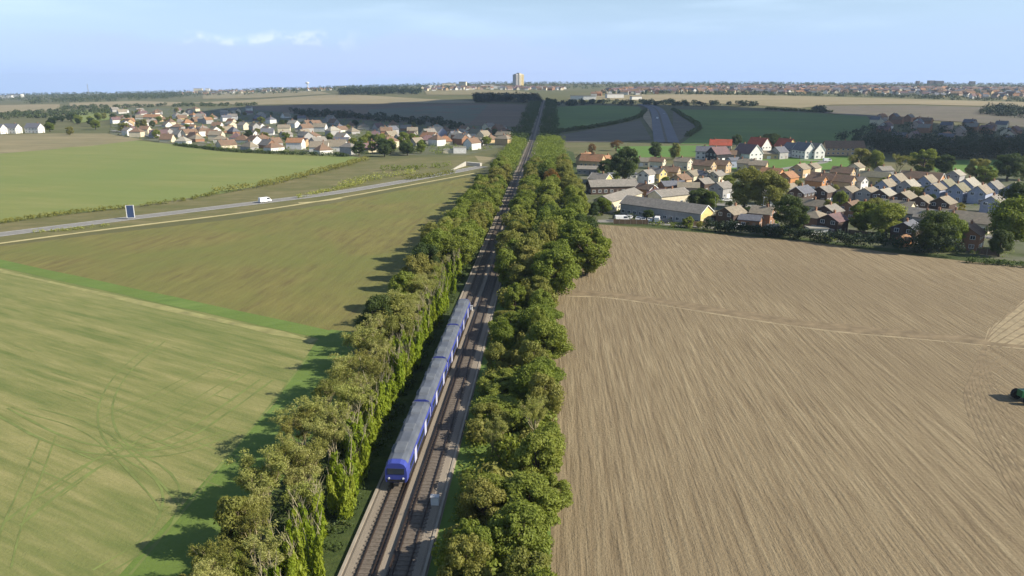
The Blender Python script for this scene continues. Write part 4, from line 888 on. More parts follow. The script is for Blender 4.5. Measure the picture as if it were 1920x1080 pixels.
def village():
    placed = []
    def put(px, py, rz, L, D, he, hr, wl, rf, kind='gable', **k):
        x, y = G(px, py); placed.append((x, y)); return house(x, y, rz, L, D, he, hr, wl, rf, kind, k.pop('cluster', 'V'), k.pop('detail', 0), **k)
    lm = [(600, 284, 0.0, 13, 9, 3.4, 7.2, 'white', 'tan', 'long white-fronted house at the village edge beside the pasture, left one of a pair'), (633, 283, .0, 13, 10, 3.6, 8.0, 'white', 'yellowish', 'white-fronted house with cream upper wall at the village edge, right one of a pair'),
          (236, 240, -.9, 14, 12, 4, 8, 'white', 'slate', 'white gabled house with dark side at the left end of the village'), (288, 226, -.1, 22, 11, 4.5, 8, 'cream', 'orange', 'long cream house with bright orange roof behind the left end of the village'), (862, 287, .1, 9, 6, 4.0, 4.2, 'white', 'pale', 'small bright white flat-roofed block at the meadow edge'),
          (818, 256, -.7, 16, 12, 4, 8.4, 'blue', 'pale', 'pale gabled house with long white roof edge in the middle of the village'), (845, 287, 0, 10, 5, 2.6, 3.6, 'cream', 'pale', 'low cream shed beside the white flat-roofed block'), (806, 263, -.6, 14, 10, 3, 6.8, 'tan', 'orange', 'house with vivid orange roof below the pale gabled house'),
          (298, 256, .4, 15, 9, 3, 6, 'cream', 'purple', 'cream bungalow with maroon roof at the field corner of the village'), (893, 258, -.8, 12, 10, 4, 7.5, 'white', 'olive', 'white-gabled house near the railway end of the village'), (945, 262, -.5, 13, 9, 4, 7, 'cream', 'tan', 'cream house right beside the railway trees at the village end')]
    for px, py, rz, L, D, he, hr, wl, rf, lab in lm: put(px, py, rz, L, D, he, hr, wl, 'tan' if rf == 'yellowish' else rf, 'flat' if 'flat' in lab else 'gable', label=lab)
    poly = [(212, 250), (330, 270), (430, 281), (650, 290), (700, 286), (880, 282), (958, 272), (962, 242), (880, 246), (800, 244), (700, 232), (560, 222), (470, 208), (330, 206), (215, 210)]
    tries = 0; n = 0
    while n < 172 and tries < 40000:
        tries += 1; q0 = (R.uniform(212, 962), R.uniform(206, 290))
        if not inside(q0, poly): continue
        p = G(*q0); dm = 12.0 + max(0, (p[1] - 560)) * .014
        if any(math.dist(p, q) < dm for q in placed): continue
        placed.append(p); n += 1
        rz = R.choice([-.75, -.6, .8, .95, -.1, .15]) + R.uniform(-.1, .1); bung = R.random() < .62
        he, hr = (2.6, R.uniform(5.6, 6.8)) if bung else (5.0, R.uniform(7.6, 8.6))
        house(p[0], p[1], rz, R.uniform(9, 12.5), R.uniform(7.5, 9), he, hr, R.choice(['cream', 'white', 'white', 'white', 'tan', 'cream', 'brick', 'grey', 'grey']), R.choice(['orange', 'brown', 'brown', 'brown', 'tan', 'tan', 'grey', 'slate', 'purple', 'grey', 'pale']), 'hip' if R.random() < .4 else 'gable', 'V', 0)
    # white new houses at the far left edge of the view
    for px, py, lab in ((24, 250, 'white new house with dark slate roof at the left edge, left one of two'), (66, 249, 'white new house with dark slate roof at the left edge, right one of two'), (-4, 251, 'white new house cut by the left edge of the view')):
        put(px, py, -.15, 15, 9, 5.4, 9.4, 'white', 'slate', label=lab, detail=1, cluster='V2')
    # the shaded houses at the right, under the cloud
    poly = [(1625, 228), (1700, 222), (1800, 236), (1960, 246), (1960, 288), (1800, 288), (1700, 280), (1640, 262)]
    GP = [G(*p) for p in poly]; xs = [p[0] for p in GP]; ys = [p[1] for p in GP]; n = 0; tries = 0; placed.clear()
    while n < 38 and tries < 20000:
        tries += 1; p = (R.uniform(min(xs), max(xs)), R.uniform(min(ys), max(ys)))
        if not inside(p, GP) or any(math.dist(p, q) < 17 for q in placed): continue
        placed.append(p); n += 1
        house(p[0], p[1], R.choice([.7, -.8]) + R.uniform(-.1, .1), R.uniform(9, 13), 8.5, 5, R.uniform(7.6, 8.6), R.choice(['white', 'cream', 'brick', 'pink', 'tan', 'brick']), R.choice(['brown', 'slate', 'purple', 'grey', 'orange']), 'gable', 'D', 0)
village()

# ------------------------------------------------------------------ trees of the settlements
def settlement_trees():
    lm = [(1172, 342, 17, 17, 'dark0', 'big dark green tree behind the long grey block near the railway'), (1138, 330, 9, 10, 'dark1', 'small very dark tree left of the big dark tree'),
          (1228, 300, 11, 11, 'dark2', 'dark tree on the paddock behind the estate'), (1265, 300, 11, 9, 'olive0', 'brownish tree on the paddock, right of the dark tree'), (1110, 291, 8, 8, 'rust0', 'rusty autumn tree above the orange-roofed house, left one'), (1155, 283, 8, 10, 'rust1', 'rusty autumn tree at the paddock corner, right one'),
          (1395, 392, 17, 16, 'olive1', 'large olive-brown tree in the middle of the estate, left of a pair'), (1440, 395, 15, 15, 'olive2', 'large olive-brown tree in the middle of the estate, right of a pair'), (1310, 394, 8.5, 9, 'dark1', 'bushy dark green tree beside the cream block'), (1332, 396, 7.5, 8, 'green0', 'bushy bright green tree right of the cream block'),
          (1480, 443, 13, 13, 'dark0', 'tall dark green tree at the field edge, nearest the brick hipped house'), (1572, 398, 8, 6, 'green3', 'slim green tree between two tile-hung gables'), (1552, 407, 6.5, 5, 'olive0', 'small yellowish tree left of the broad garden trees'), (1618, 437, 10.5, 12, 'green1', 'broad grey-green garden tree, left of the field-edge pair'), (1660, 446, 11, 13, 'green2', 'broad green garden tree above the tall dark hedge'),
          (1640, 415, 8, 10, 'olive2', 'olive garden tree below the pale row of roofs'), (1745, 475, 12, 14, 'dark2', 'dark round tree at the field edge left of the orange brick house'), (1772, 470, 11, 11, 'green3', 'green tree touching the left side of the orange brick house'), (1890, 470, 15, 14, 'green2', 'big bright green tree at the right edge of the view'), (1905, 425, 15, 15, 'dark0', 'tall dark tree behind the big bright tree at the right edge'), (1872, 482, 8, 7, 'dark1', 'dark tree right of the orange brick house'),
          (1800, 407, 5, 5, 'yellow0', 'small golden yellow tree beside the tile-hung gables'), (1612, 322, 13, 14, 'olive0', 'broad yellow-green tree at the left end of the tree row above the estate'), (1640, 325, 12, 11, 'green0', 'green tree second in the row above the estate'), (1680, 328, 11, 8, 'twiggy2', 'thin half-bare tree in the row above the estate'), (1730, 326, 14, 18, 'green1', 'largest round green tree in the row above the estate'), (1770, 330, 11, 13, 'dark0', 'dark tree right of the largest round tree above the estate'),
          (1830, 336, 11, 14, 'olive1', 'olive tree in front of the right-hand paddock'), (1888, 340, 14, 15, 'dark1', 'dark round tree above the estate near the right edge'), (1925, 338, 13, 12, 'green3', 'green tree cut by the right edge above the estate'), (1560, 372, 6, 6, 'olive0', 'olive garden tree in front of the brown-roofed houses'), (1495, 362, 6, 6, 'olive1', 'olive tree beside the orange-roofed houses'), (1365, 352, 6, 7, 'green2', 'green garden tree left of the large olive pair'), (1130, 402, 6, 8, 'green0', 'round green bush at the end of the railway belt by the cars'), (1112, 408, 5.5, 6, 'dark2', 'dark bush at the railway belt end by the cars'), (1655, 352, 5, 6, 'green1', 'green bush below the olive-roofed house'),
          (1715, 372, 5, 9, 'olive2', 'low olive tree behind the tile-hung gables'), (1290, 427, 4, 4, 'green1', 'small tree in front of the yellow gable block'), (1845, 345, 9, 10, 'green1', 'green tree at the left end of the right-hand paddock'), (1330, 342, 5, 6, 'dark2', 'small dark tree between cream gables'), (1440, 366, 8, 10, 'olive0', 'olive tree behind the large pair')]
    for px, py, h, w, k, lab in lm:
        x, y = G(px, py); tree(k, x, y, h, w, label=lab)
    placed = [(h[3], h[4]) for h in HOUSES]
    def scatter(poly, count, keys, hr_, cl, dmin=6):
        GP = [G(*p) for p in poly]; xs = [p[0] for p in GP]; ys = [p[1] for p in GP]; n = t = 0
        while n < count and t < 8000:
            t += 1; p = (R.uniform(min(xs), max(xs)), R.uniform(min(ys), max(ys)))
            if not inside(p, GP) or any(math.dist(p, q) < dmin for q in placed): continue
            placed.append(p); n += 1; h = R.uniform(*hr_); tree(R.choice(keys), p[0], p[1], h, h * R.uniform(.9, 1.25), cluster=cl)
    scatter([(1120, 425), (1320, 428), (1700, 466), (1900, 480), (1960, 380), (1700, 340), (1300, 318), (1120, 318)], 34, ['green0', 'green3', 'olive1', 'dark1', 'shrub_green0', 'shrub_green1', 'shrub_olive0'], (2.4, 4.6), 'E')
    scatter([(212, 254), (430, 285), (650, 292), (880, 288), (960, 272), (960, 245), (700, 235), (470, 212), (215, 208)], 58, ['green1', 'olive0', 'dark0', 'dark2', 'green2', 'olive2'], (4.5, 8.5), 'V', 8)
    for nm, lab, poly, n, r0, r1, lf in (('garden_shrubs', 'countless small shrubs and hedges in the village gardens', [(205, 252), (330, 271), (430, 283), (650, 291), (880, 288), (962, 270), (962, 240), (800, 236), (640, 224), (480, 208), (212, 206)], 800, 1.0, 2.4, 'leaf_green'),
                                         ('garden_shrubs', 'countless small shrubs and hedges in the estate gardens', [(1120, 420), (1320, 430), (1700, 470), (1900, 484), (1960, 380), (1700, 335), (1300, 316), (1120, 318)], 520, .6, 1.3, 'leaf_green')):
        P = []
        while len(P) < n:
            q0 = (R.uniform(200, 1960), R.uniform(200, 490))
            if inside(q0, poly):
                g = G(*q0)
                if all(math.dist(g, q) > 4.6 for q in placed): P.append(g)
        mass(nm, lab, P, [R.uniform(r0, r1) for _ in P], 40, .6 if r1 > 2 else .38, lf, 'shrubs')
    scatter([(660, 296), (790, 293), (800, 272), (690, 270)], 20, ['green1', 'dark0', 'dark2', 'green0'], (7, 11), 'VG', 7)
    scatter([(90, 255), (215, 252), (330, 250), (215, 222), (100, 226)], 22, ['dark0', 'dark2', 'olive1', 'green2'], (7, 11), 'VL', 8)
    scatter([(1375, 283), (1500, 281), (1500, 272), (1380, 275)], 7, ['dark0', 'dark1'], (8, 11), 'W', 6)
settlement_trees()

# ------------------------------------------------------------------ labels for repeats, told apart by their place in the row
def number_labels():
    names = {'E': 'of the estate right of the railway', 'W': 'of the houses on the green', 'V': 'of the village left of the railway', 'V2': 'at the left edge', 'D': 'of the shaded estate at the right'}
    for cl in ('E', 'W', 'V', 'D'):
        hs = [h for h in HOUSES if h[2] == cl and not h[5]]; hs.sort(key=lambda h: h[4]); per = 13 if cl in 'ED' else 16 if cl == 'V' else 13
        for r in range(0, len(hs), per):
            row = sorted(hs[r:r + per], key=lambda h: px_of(h[3], h[4])[0])
            for i, h in enumerate(row):
                h[0]['label'] = f"{h[1]}, {ordn(i + 1)} from left, {ordn(r // per + 1)} {dict(E='estate', V='village', D='shaded', W='')[cl]} row" if cl != 'W' else f"{h[1]}, {ordn(i + 1)} from left on the green"
    for h in HOUSES:
        h[0]['group'] = {'E': 'houses of the right-hand estate', 'W': 'houses on the green', 'V': 'village houses', 'V2': 'new houses at the left edge', 'D': 'shaded houses', 'S': 'garden sheds', 'F': 'far town houses'}[h[2]]
    tn = {'L': ('belt left of the railway', 'trees of the left railway belt'), 'R': ('belt right of the railway', 'trees of the right railway belt'), 'E': ('gardens of the right-hand estate', 'garden trees of the estate'), 'V': ('gardens of the village', 'garden trees of the village'), 'VG': ('green clump at the village edge', 'village clump'), 'VL': ('clump left of the village', 'clump left of the village'), 'D': ('shaded wood at the right', 'shaded trees'), 'W': ('dark row behind the white houses', 'trees behind the white houses')}
    for cl, (where, grp) in tn.items():
        ts = [t for t in TREES if t[3] == cl]
        if cl in 'LR': ts.sort(key=lambda t: t[5]); tail = 'from the near end'
        else: ts.sort(key=lambda t: px_of(t[4], t[5])[0]); tail = 'from left'
        for i, t in enumerate(ts):
            t[0]['label'] = f"{t[1]} {t[2]} in the {where}, {ordn(i + 1)} {tail}"; t[0]['group'] = grp

# ------------------------------------------------------------------ vehicles
def car(px, py, rz, paint, label, kind='car', pt=None, z=None):
    x, y = pt or G(px, py); o = empty('van' if kind == 'van' else 'car', (x, y, hz(x, y) + (z if z is not None else .09)), rz); tag(o, label, kind, 'vehicles')
    if kind == 'van': prof = [(-2.5, .35), (2.5, .35), (2.55, .9), (2.2, 1.15), (1.6, 1.95), (1.2, 2.05), (-2.45, 2.05), (-2.5, 1.9)]; hw = .95
    else: prof = [(-2.1, .32), (2.1, .32), (2.15, .65), (1.95, .85), (1.0, .95), (.35, 1.42), (-1.2, 1.45), (-1.9, 1.0), (-2.12, .9)]; hw = .86
    m = MB(); n = len(prof)   # profile is (x, z); taper the upper points inwards
    v = [(a, -hw * (1 - .12 * max(0, b - .9)), b) for a, b in prof] + [(a, hw * (1 - .12 * max(0, b - .9)), b) for a, b in prof]
    m.add(v, [(i, n + i, n + (i + 1) % n, (i + 1) % n) for i in range(n)][::1] + [tuple(range(n)), tuple(range(2 * n - 1, n - 1, -1))])
    body = m.build('body', M['paint_' + paint], o)
    g = MB()
    if kind == 'van':
        g.add([(2.18, -.80, 1.20), (2.18, .80, 1.20), (1.64, .76, 1.92), (1.64, -.76, 1.92)], [(0, 1, 2, 3)]); ss = [[(.4, 1.2), (2.0, 1.2), (1.5, 1.85), (.4, 1.85)]]
    else:
        g.add([(1.0, -.74, .98), (1.0, .74, .98), (.40, .70, 1.39), (.40, -.70, 1.39)], [(0, 1, 2, 3)]); g.add([(-1.84, -.72, 1.05), (-1.84, .72, 1.05), (-1.24, .68, 1.41), (-1.24, -.68, 1.41)], [(3, 2, 1, 0)]); ss = [[(-1.6, .98), (.8, .98), (.3, 1.36), (-1.15, 1.36)]]
    g.v = [(a + .02 * (1 if a > 0 else -1), b, c + .02) for a, b, c in g.v]; g.build('windscreen', M['glass'], body)
    for s in (-1, 1):
        m = MB(); m.add([(a, s * (hw * (1 - .12 * max(0, b - .9)) + .012), b) for a, b in ss[0]], [(0, 1, 2, 3) if s < 0 else (3, 2, 1, 0)]); m.build('side_window', M['glass'], body)
        for wx in (-1.35, 1.35):
            m = MB(); m.tube([(wx, s * (hw - .18), .32), (wx, s * (hw + .03), .32)], [.32, .32], 12); w = m.build('tyre', M['tyre'], o)
            MB().tube([(wx, s * (hw + .03), .32), (wx, s * (hw + .045), .32)], [.19, .17], 10).build('rim', M['metal'], w)
    return o
def vehicles():
    a, b = G(497, 378.5), G(620, 363.5); rr = math.atan2(b[1] - a[1], b[0] - a[0])
    car(497, 379.5, rr, 'white', 'white van driving on the country road left of the railway', 'van')
    car(1551, 303, .05, 'white', 'white van parked on the green by the white twin-gabled houses', 'van')
    for i, (px, py, rz, p, lab, kd) in enumerate([(1160, 411, .2, 'dark', 'dark car at the left end of the cars before the long grey-roofed block', 'car'), (1166, 415, .1, 'white', 'white van among the cars near the railway trees', 'van'), (1180, 411, 1.2, 'silver', 'silver car before the left end of the long grey-roofed block', 'car'), (1197, 414, 1.3, 'white', 'white car second from the left before the long block', 'car'), (1207, 415, 1.3, 'silver', 'silver car in the middle of the parked row before the long block', 'car'), (1219, 415.5, 1.3, 'white', 'white car in the middle of the parked row before the long block', 'car'), (1232, 417, 1.3, 'white', 'bright white van right of the parked row before the long block', 'van'), (1245, 419, .1, 'dark', 'dark car at the right end of the parked row before the long block', 'car'),
                             (1102, 416, .2, 'dark', 'dark car with pale top half hidden under the railway trees', 'car'), (1362, 378, .1, 'white', 'white car parked below the grey gable left of the large olive trees', 'car'), (1437, 388, .3, 'silver', 'silver car on the estate road under the large olive trees', 'car'), (1385, 428, .4, 'white', 'white car in the front gardens beside the tile-hung gable', 'car'), (1700, 410, .8, 'silver', 'silver car on the street below the tile-hung gables', 'car'), (1790, 412, .5, 'white', 'white car right of the tile-hung gables', 'car'), (1560, 392, .3, 'blue', 'blue car on the estate road behind the slim green tree', 'car'), (1640, 398, .4, 'red', 'red car on the estate road between the garden trees', 'car'), (1822, 406, .9, 'white', 'white car on the short street near the golden tree', 'car')]): car(px, py, rz, p, lab, kd)
    car(1232, 224, 1.57, 'white', 'tiny white van on the far dual carriageway', 'van', z=.85); car(1245, 215, 1.57, 'silver', 'tiny silver car on the far dual carriageway', 'car', z=.85)
    # tractor, mostly beyond the right edge of the view
    x, y = G(1944, 752); o = empty('tractor', (x, y, .03), math.radians(186), (1.3, 1.3, 1.3)); tag(o, 'dark tractor with harrow cut by the right edge on the stubble field', 'tractor')
    MB().prism([(-.42, .7), (.42, .7), (.42, 1.5), (-.42, 1.5)], .2, 2.4).build('bonnet', M['paint_green'], o)
    cb = MB().prism([(-.75, .8), (.75, .8), (.7, 2.7), (-.7, 2.7)], -1.2, .3).build('cab', M['glass'], o); MB().box(-1.3, .4, -.8, .8, 2.7, 2.85).build('cab_roof', M['paint_green'], cb)
    for wx, r in ((-.8, .9), (1.9, .6)):
        for s in (-1, 1): w = MB().tube([(wx, s * .75, r), (wx, s * 1.25, r)], [r, r], 18).build('tyre', M['tyre'], o); MB().tube([(wx, s * 1.25, r), (wx, s * 1.28, r)], [r * .5, r * .45], 12).build('rim', M['yellow'], w)
    m = MB(); m.box(-3.2, -3.0, -2.6, 2.6, .5, .65); m.box(-4.4, -4.2, -2.6, 2.6, .5, .65); m.box(-3.2, -1.2, -.1, .1, .55, .7); m.box(-4.3, -3.1, -2.5, -2.35, .5, .6); m.box(-4.3, -3.1, 2.35, 2.5, .5, .6); m.build('harrow_frame', M['rail'], o)
    for k in range(10):
        for hx in (-3.1, -4.3): MB().tube([(hx, -2.4 + k * .53, .5), (hx - .15, -2.4 + k * .53, .0)], [.06, .04], 5).build('tine', M['rail'], o)
vehicles()

# ------------------------------------------------------------------ sign, underpass, posts, fences
def furniture():
    x, y = G(246, 411); o = empty('road_sign', (x, y, 0), math.radians(12)); tag(o, 'large blue road sign with pale border on two posts beside the road', 'road sign')
    bd = MB().box(-1.15, 1.15, -.05, .05, .6, 5.0).build('board', M['sign_blue'], o)
    m = MB(); m.box(-1.4, -1.15, -.06, .06, .5, 5.1); m.box(1.15, 1.4, -.06, .06, .5, 5.1); m.box(-1.15, 1.15, -.06, .06, 5.0, 5.1); m.box(-1.15, 1.15, -.06, .06, .5, .6); m.build('border', M['frame'], bd)
    for s in (-.8, .8): MB().tube([(s, .12, -.2), (s, .12, 4.8)], [.07, .07], 8).build('post', M['metal'], o)
    # concrete underpass where the road dives under the railway
    a, b, c = G(846, 320), G(874, 311), G(900, 312); o = empty('underpass', (b[0], b[1], 0)); tag(o, 'pale concrete underpass wall with sloping wing where the road meets the railway', 'underpass')
    def wall(p, q, h0, h1, nm, th=.5):
        d = Vector((q[0] - p[0], q[1] - p[1], 0)); n = Vector((-d.y, d.x, 0)).normalized() * th
        v = []
        for pt, h in ((p, h0), (q, h1)):
            base = Vector((pt[0] - b[0], pt[1] - b[1], 0)); v += [base, base + n, base + n + Vector((0, 0, h)), base + Vector((0, 0, h))]
        MB().add(v, [(0, 1, 2, 3), (7, 6, 5, 4), (0, 4, 5, 1), (1, 5, 6, 2), (2, 6, 7, 3), (3, 7, 4, 0)]).build(nm, M['white_concrete'], o)
    wall(a, b, .3, 2.6, 'wing_wall'); wall(b, c, 2.2, 1.8, 'parapet', 3.0)
    m = MB(); m.box(1.2, 2.4, -.16, .02, .4, 1.6); m.build('opening_shade', M['train_dark'], o)  # solid dark box, coloured as the shade inside an opening
    # lamp posts of the estate
    for i, (px, py) in enumerate([(1717, 416), (1430, 400), (1340, 398), (1560, 372), (1640, 393), (1788, 420), (1262, 352), (1850, 412)]):
        x, y = G(px, py); o = empty('lamp_post', (x, y, 0), R.uniform(0, 6)); tag(o, f'pale street lamp in the estate, {ordn(sorted([1717, 1430, 1340, 1560, 1640, 1788, 1262, 1850]).index(px) + 1)} from the left', 'street lamp', 'estate street lamps')
        MB().tube([(0, 0, 0), (0, 0, 5.6), (.15, 0, 5.9), (.9, 0, 6.0)], [.09, .06, .05, .04], 6).build('post', M['metal'], o); MB().prism([(-.12, 5.92), (.12, 5.92), (.08, 6.1), (-.08, 6.1)], .7, 1.3).build('lamp_head', M['frame'], o)
    # garden fences
    for i, (p, q) in enumerate([((1384, 431), (1440, 437)), ((1300, 424), (1345, 424)), ((1500, 395), (1545, 398)), ((1640, 410), (1690, 414)), ((1720, 440), (1770, 446)), ((1590, 440), (1640, 446)), ((1830, 476), (1870, 481)), ((1150, 420), (1215, 421)), ((1440, 400), (1478, 402)), ((1700, 425), (1740, 432))]):
        a, b = G(*p), G(*q); L = math.dist(a, b); o = empty('garden_fence', (a[0], a[1], .03), math.atan2(b[1] - a[1], b[0] - a[0]))
        tag(o, f'brown boarded garden fence, {ordn(sorted([1384, 1300, 1500, 1640, 1720, 1590, 1830, 1150, 1440, 1700]).index(p[0]) + 1)} from the left in the estate', 'fence', 'estate garden fences')
        n = max(2, int(L / 1.8))
        for k in range(n): MB().box(k * L / n + .06, (k + 1) * L / n - .06, -.03, .03, .08, 1.7).build('panel', M['fence'], o)
        for k in range(n + 1): MB().box(k * L / n - .05, k * L / n + .05, -.05, .05, 0, 1.8).build('post', M['concrete'], o)
furniture()

# ------------------------------------------------------------------ far skyline
def skyline():
    # the tower block
    x, y = G(972, 163.5); o = empty('tower_block', (x, y, hz(x, y)), .75); tag(o, 'tall pale tower block alone on the skyline', 'tower block')
    for a, b, c, d, h, mt in ((-21, -7, -9, 9, 46, 'grey'), (-6.6, 4, -12, 8, 50, 'cream'), (4.4, 20, -9, 9, 46.5, 'yellow')):
        w = slot(link('wing', MB().box(a, b, c, d, -4, h).mesh('wing', M['wall_cream']), o), M['wall_' + mt])
        MB().box(a + 2, b - 2, c + 3, d - 3, h, h + 2.5).build('plant_room', M['wall_grey'], w)
        for k in range(13):
            z = 2.5 + k * 3.3; MB().box(a + .8, b - .8, c - .12, c - .02, z, z + 1.1).build('window_band', M['glass'], w)
    # radio mast, water tower
    x, y = G(167, 182); o = empty('radio_mast', (x, y, hz(x, y))); tag(o, 'thin lattice radio mast on the left skyline', 'mast')
    m = MB()
    for a in (0, 2.09, 4.19): m.tube([(2 * math.cos(a), 2 * math.sin(a), 0), (.8 * math.cos(a), .8 * math.sin(a), 48)], [.45, .35], 4)
    m.build('legs', M['metal'], o); m = MB()
    for k in range(14): m.box(-1.6 + k * .07, 1.6 - k * .07, -.2, .2, 2 + k * 3.3, 2.5 + k * 3.3)
    m.build('bracing', M['metal'], o)
    x, y = G(577, 165); o = empty('water_tower', (x, y, hz(x, y))); tag(o, 'small white domed water tower on the skyline left of centre', 'water tower')
    MB().tube([(0, 0, -2), (0, 0, 22)], [3, 3], 12).build('shaft', M['wall_white'], o); MB().tube([(0, 0, 22), (0, 0, 24), (0, 0, 29), (0, 0, 32), (0, 0, 33)], [4, 9, 9.5, 6, 1], 16).build('tank', M['wall_white'], o)
    # large pale buildings along the skyline
    WB = [(12, 184, 50, 14, 11), (30, 183, 60, 20, 14), (372, 171, 42, 16, 16), (390, 170, 20, 14, 15), (815, 164, 50, 14, 9), (842, 163, 55, 14, 14), (868, 163, 30, 14, 20), (892, 166, 70, 16, 9), (915, 165, 55, 16, 11), (930, 166, 40, 16, 9), (1000, 166, 55, 18, 8), (1020, 167, 60, 18, 9), (1040, 166.5, 50, 16, 8), (1152, 184, 34, 14, 8), (1192, 187, 20, 10, 6), (500, 167, 40, 14, 9), (525, 167, 30, 14, 9), (1745, 160, 30, 18, 22), (1760, 160, 36, 18, 20), (1720, 160, 14, 12, 20), (1822, 160, 22, 16, 18), (640, 165, 40, 14, 8), (1085, 187, 30, 12, 7), (1105, 187, 24, 12, 7)]
    WB.sort(); 
    for i, (px, py, L, D, h) in enumerate(WB):
        x, y = G(px, py); wl = 'grey' if 1700 < px < 1830 else R.choice(['white', 'white', 'cream']); o = empty('large_building', (x, y, hz(x, y)), R.uniform(-.3, .3)); tag(o, f"{'dark flat-roofed block' if wl == 'grey' else 'pale flat-roofed building'} on the far skyline, {ordn(i + 1)} from the left", 'building', 'large buildings on the skyline')
        MB().box(-L / 2, L / 2, -D / 2, D / 2, -6, h).build('wall', M['wall_' + ('brown' if wl == 'grey' else wl)], o); MB().box(-L / 2 - .5, L / 2 + .5, -D / 2 - .5, D / 2 + .5, h, h + .8).build('roof', M['roof_grey'], o)
    # far towns: the nearest houses one by one, the rest as one mass
    wallm = ['wall_white', 'wall_cream', 'wall_tan', 'wall_brick', 'wall_pink']; roofm = ['roof_orange', 'roof_brown', 'roof_purple', 'roof_slate', 'roof_red']
    mb = MB(); pts = []
    def region(poly, n, dmin): 
        out = []; t = 0; GP = [G(*p) for p in poly]; xs = [p[0] for p in GP]; ys = [p[1] for p in GP]
        while len(out) < n and t < n * 60:
            t += 1; p = (R.uniform(min(xs), max(xs)), R.uniform(min(ys), max(ys)))
            if inside(p, GP): out.append(p)
        return out
    pts += region([(1100, 181), (1160, 168), (1400, 163), (1640, 165), (1640, 177), (1480, 177), (1280, 174), (1180, 179)], 620, 14)
    pts += region([(1640, 166), (1960, 166), (1960, 190), (1800, 184), (1640, 178)], 330, 14)
    pts += region([(790, 166), (960, 164), (1060, 166), (1060, 170), (900, 169), (800, 171)], 160, 16)
    pts += region([(300, 178), (420, 172), (620, 168), (620, 170), (430, 176)], 90, 20)
    pts.sort(key=lambda p: p[1])
    for i, (x, y) in enumerate(pts):
        rz = R.uniform(-.5, .5) + (1.57 if R.random() < .4 else 0); L, D, he, hr = R.uniform(9, 18), 9, R.uniform(4.5, 5.5), R.uniform(8, 9.5)
        wi = R.choice([0, 0, 0, 1, 1, 2, 3, 4]); ri = R.choice([0, 1, 1, 1, 2, 2, 3, 3])
        if i < 0:
            o = house(x, y, rz, round(L), D, 5.0, 8.6, wallm[wi][5:], roofm[ri][5:], 'gable', 'F', 0, False); continue
        z = hz(x, y); n0 = len(mb.v); ca, sa = math.cos(rz), math.sin(rz); l, d = L / 2, D / 2
        mb.prism([(-d, -2), (d, -2), (d, he), (0, hr), (-d, he)], -l, l, wi)
        for q in (1, -1):
            p = [(q * (d + .5), he - .4), (0, hr + .1), (0, hr + .4), (q * (d + .5), he)]
            mb.prism(p if q > 0 else p[::-1], -l - .4, l + .4, 5 + ri)
        for j in range(n0, len(mb.v)):
            a, b, c = mb.v[j]; mb.v[j] = (x + a * ca - b * sa, y + a * sa + b * ca, z + c)
    tag(mb.build('distant_town', [M[m] for m in wallm + roofm]), 'distant town of countless small roofs along the ridge', 'town', kind='stuff')
    fh = [h for h in HOUSES if h[2] == 'F']; fh.sort(key=lambda h: px_of(h[3], h[4], hz(h[3], h[4]))[0])
    for i, h in enumerate(fh): h[0]['label'] = f"{h[1]} in the distant town, {ordn(i + 1)} from left"
    # woods and tree lines of the distance
    def wood(name, label, poly, n, r0, r1, h0, h1, mat='leaf_wood', leaf=2.0, nl=70):
        P = region(poly, n, 0); P = P or [G(*poly[0])]
        rad = [R.uniform(r0, r1) for _ in P]; hh = [R.uniform(h0, h1) for _ in P]
        mass(name, label, P, rad, nl, leaf, mat, 'wood', hh)
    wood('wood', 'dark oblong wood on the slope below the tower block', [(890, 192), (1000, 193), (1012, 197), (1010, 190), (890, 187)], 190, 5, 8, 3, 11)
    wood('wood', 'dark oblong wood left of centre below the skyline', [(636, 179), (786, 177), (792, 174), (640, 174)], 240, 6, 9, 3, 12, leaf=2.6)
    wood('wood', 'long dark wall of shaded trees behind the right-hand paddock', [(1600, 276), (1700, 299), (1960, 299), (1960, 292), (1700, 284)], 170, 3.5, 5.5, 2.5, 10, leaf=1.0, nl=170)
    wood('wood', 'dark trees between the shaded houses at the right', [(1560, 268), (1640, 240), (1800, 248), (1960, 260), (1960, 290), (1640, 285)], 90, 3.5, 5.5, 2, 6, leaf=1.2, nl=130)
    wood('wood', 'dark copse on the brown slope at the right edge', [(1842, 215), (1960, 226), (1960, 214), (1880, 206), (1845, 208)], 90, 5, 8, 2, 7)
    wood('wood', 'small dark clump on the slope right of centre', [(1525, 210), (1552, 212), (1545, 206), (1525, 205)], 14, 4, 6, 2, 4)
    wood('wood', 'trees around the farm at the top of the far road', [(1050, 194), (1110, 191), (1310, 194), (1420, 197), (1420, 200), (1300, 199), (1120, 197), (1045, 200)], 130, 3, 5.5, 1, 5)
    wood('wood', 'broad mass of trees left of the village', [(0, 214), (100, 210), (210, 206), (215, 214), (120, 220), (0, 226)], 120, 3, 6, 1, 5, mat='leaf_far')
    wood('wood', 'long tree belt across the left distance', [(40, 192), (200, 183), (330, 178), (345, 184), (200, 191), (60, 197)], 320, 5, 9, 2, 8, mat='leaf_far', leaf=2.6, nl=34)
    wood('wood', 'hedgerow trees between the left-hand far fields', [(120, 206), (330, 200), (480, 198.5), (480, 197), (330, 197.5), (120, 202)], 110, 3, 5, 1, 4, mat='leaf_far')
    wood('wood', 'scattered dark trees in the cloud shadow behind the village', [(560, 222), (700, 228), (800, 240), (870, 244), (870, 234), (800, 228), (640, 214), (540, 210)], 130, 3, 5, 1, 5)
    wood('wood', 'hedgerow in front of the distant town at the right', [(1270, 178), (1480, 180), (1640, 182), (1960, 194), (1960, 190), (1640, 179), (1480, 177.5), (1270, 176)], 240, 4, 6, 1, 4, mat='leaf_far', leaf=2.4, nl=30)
    # trees of the skyline and among the distant roofs
    P, rad, hh = [], [], []
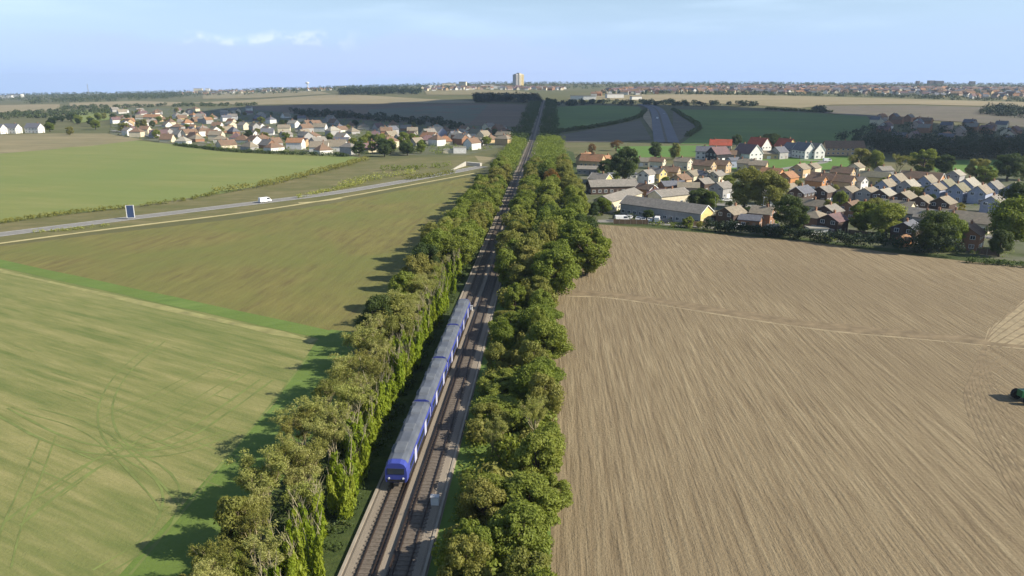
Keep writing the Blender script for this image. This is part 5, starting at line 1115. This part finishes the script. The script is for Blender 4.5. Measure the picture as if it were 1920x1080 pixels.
    for _ in range(2600):
        y = R.uniform(2500, 4250); u = R.uniform(-.74, .74); P.append((u * y, y)); r = R.uniform(5, 10) ; rad.append(r); hh.append(R.uniform(2, 7))
    for p in region([(1100, 181), (1160, 166), (1640, 165), (1960, 166), (1960, 190), (1480, 178), (1180, 180)], 520, 0): P.append(p); rad.append(R.uniform(3.5, 6)); hh.append(R.uniform(2, 5))
    mass('skyline_trees', 'blue-green band of trees along the skyline', P, rad, 24, 3.4, 'leaf_far', 'trees', hh)
skyline()
number_labels()

# ------------------------------------------------------------------ cloud that shades the middle distance, and the haze
def clouds():
    ALT = 620.0
    def cloud(poly, label):
        GP = [G(*p) for p in poly]; xs = [p[0] for p in GP]; ys = [p[1] for p in GP]; step = 34; bm = bmesh.new()
        ico = bmesh.new(); bmesh.ops.create_icosphere(ico, subdivisions=2, radius=1); base = [v.co.copy() for v in ico.verts]; fs = [[v.index for v in f.verts] for f in ico.faces]; ico.free()
        V, Fc = [], []
        x = min(xs)
        while x < max(xs):
            y = min(ys)
            while y < max(ys):
                if inside((x, y), GP):
                    r = R.uniform(30, 44); c = Vector((x + R.uniform(-9, 9), y + R.uniform(-9, 9), 10)) ; z = ALT + R.uniform(0, 40)
                    c += TOSUN * ((z - 10) / TOSUN.z); n = len(V)
                    V += [(c.x + v.x * r * (1 + .15 * math.sin(v.y * 5 + x)), c.y + v.y * r, c.z + v.z * r * .7) for v in base]; Fc += [[i + n for i in f] for f in fs]
                y += step
            x += step
        me = bpy.data.meshes.new('cloud'); me.from_pydata(V, [], Fc); me.materials.append(M['cloud']); me.polygons.foreach_set('use_smooth', [True] * len(Fc)); me.update(); bm.free()
        tag(link('cloud', me), label, 'cloud', kind='structure')
    cloud([(380, 212), (480, 222), (640, 232), (800, 246), (965, 258), (1060, 262), (1300, 265), (1560, 270), (1620, 292), (1740, 297), (1990, 297), (1990, 246), (1800, 236), (1640, 224), (1540, 214), (1420, 203), (1200, 197), (1030, 193), (890, 186), (700, 197), (480, 199)], 'broad white cumulus cloud high above the estate, outside the view')
clouds()
def haze():
    m = bpy.data.materials.new('haze_mat'); m.use_nodes = True; N = m.node_tree.nodes; N.clear()
    v = N.new('ShaderNodeVolumePrincipled'); v.inputs['Color'].default_value = (.62, .78, 1.0, 1); v.inputs['Density'].default_value = 0.00008; v.inputs['Anisotropy'].default_value = 0.2
    out = N.new('ShaderNodeOutputMaterial'); m.node_tree.links.new(v.outputs[0], out.inputs['Volume'])
    zmin = float(hgt(np.linspace(-5200, 5200, 60), np.full(60, 5200.0)).min()) - 3
    tag(MB().box(-5400, 5400, -500, 5400, zmin, 112).build('haze', m), 'thin bluish haze over the whole landscape', 'haze', kind='stuff')
haze()
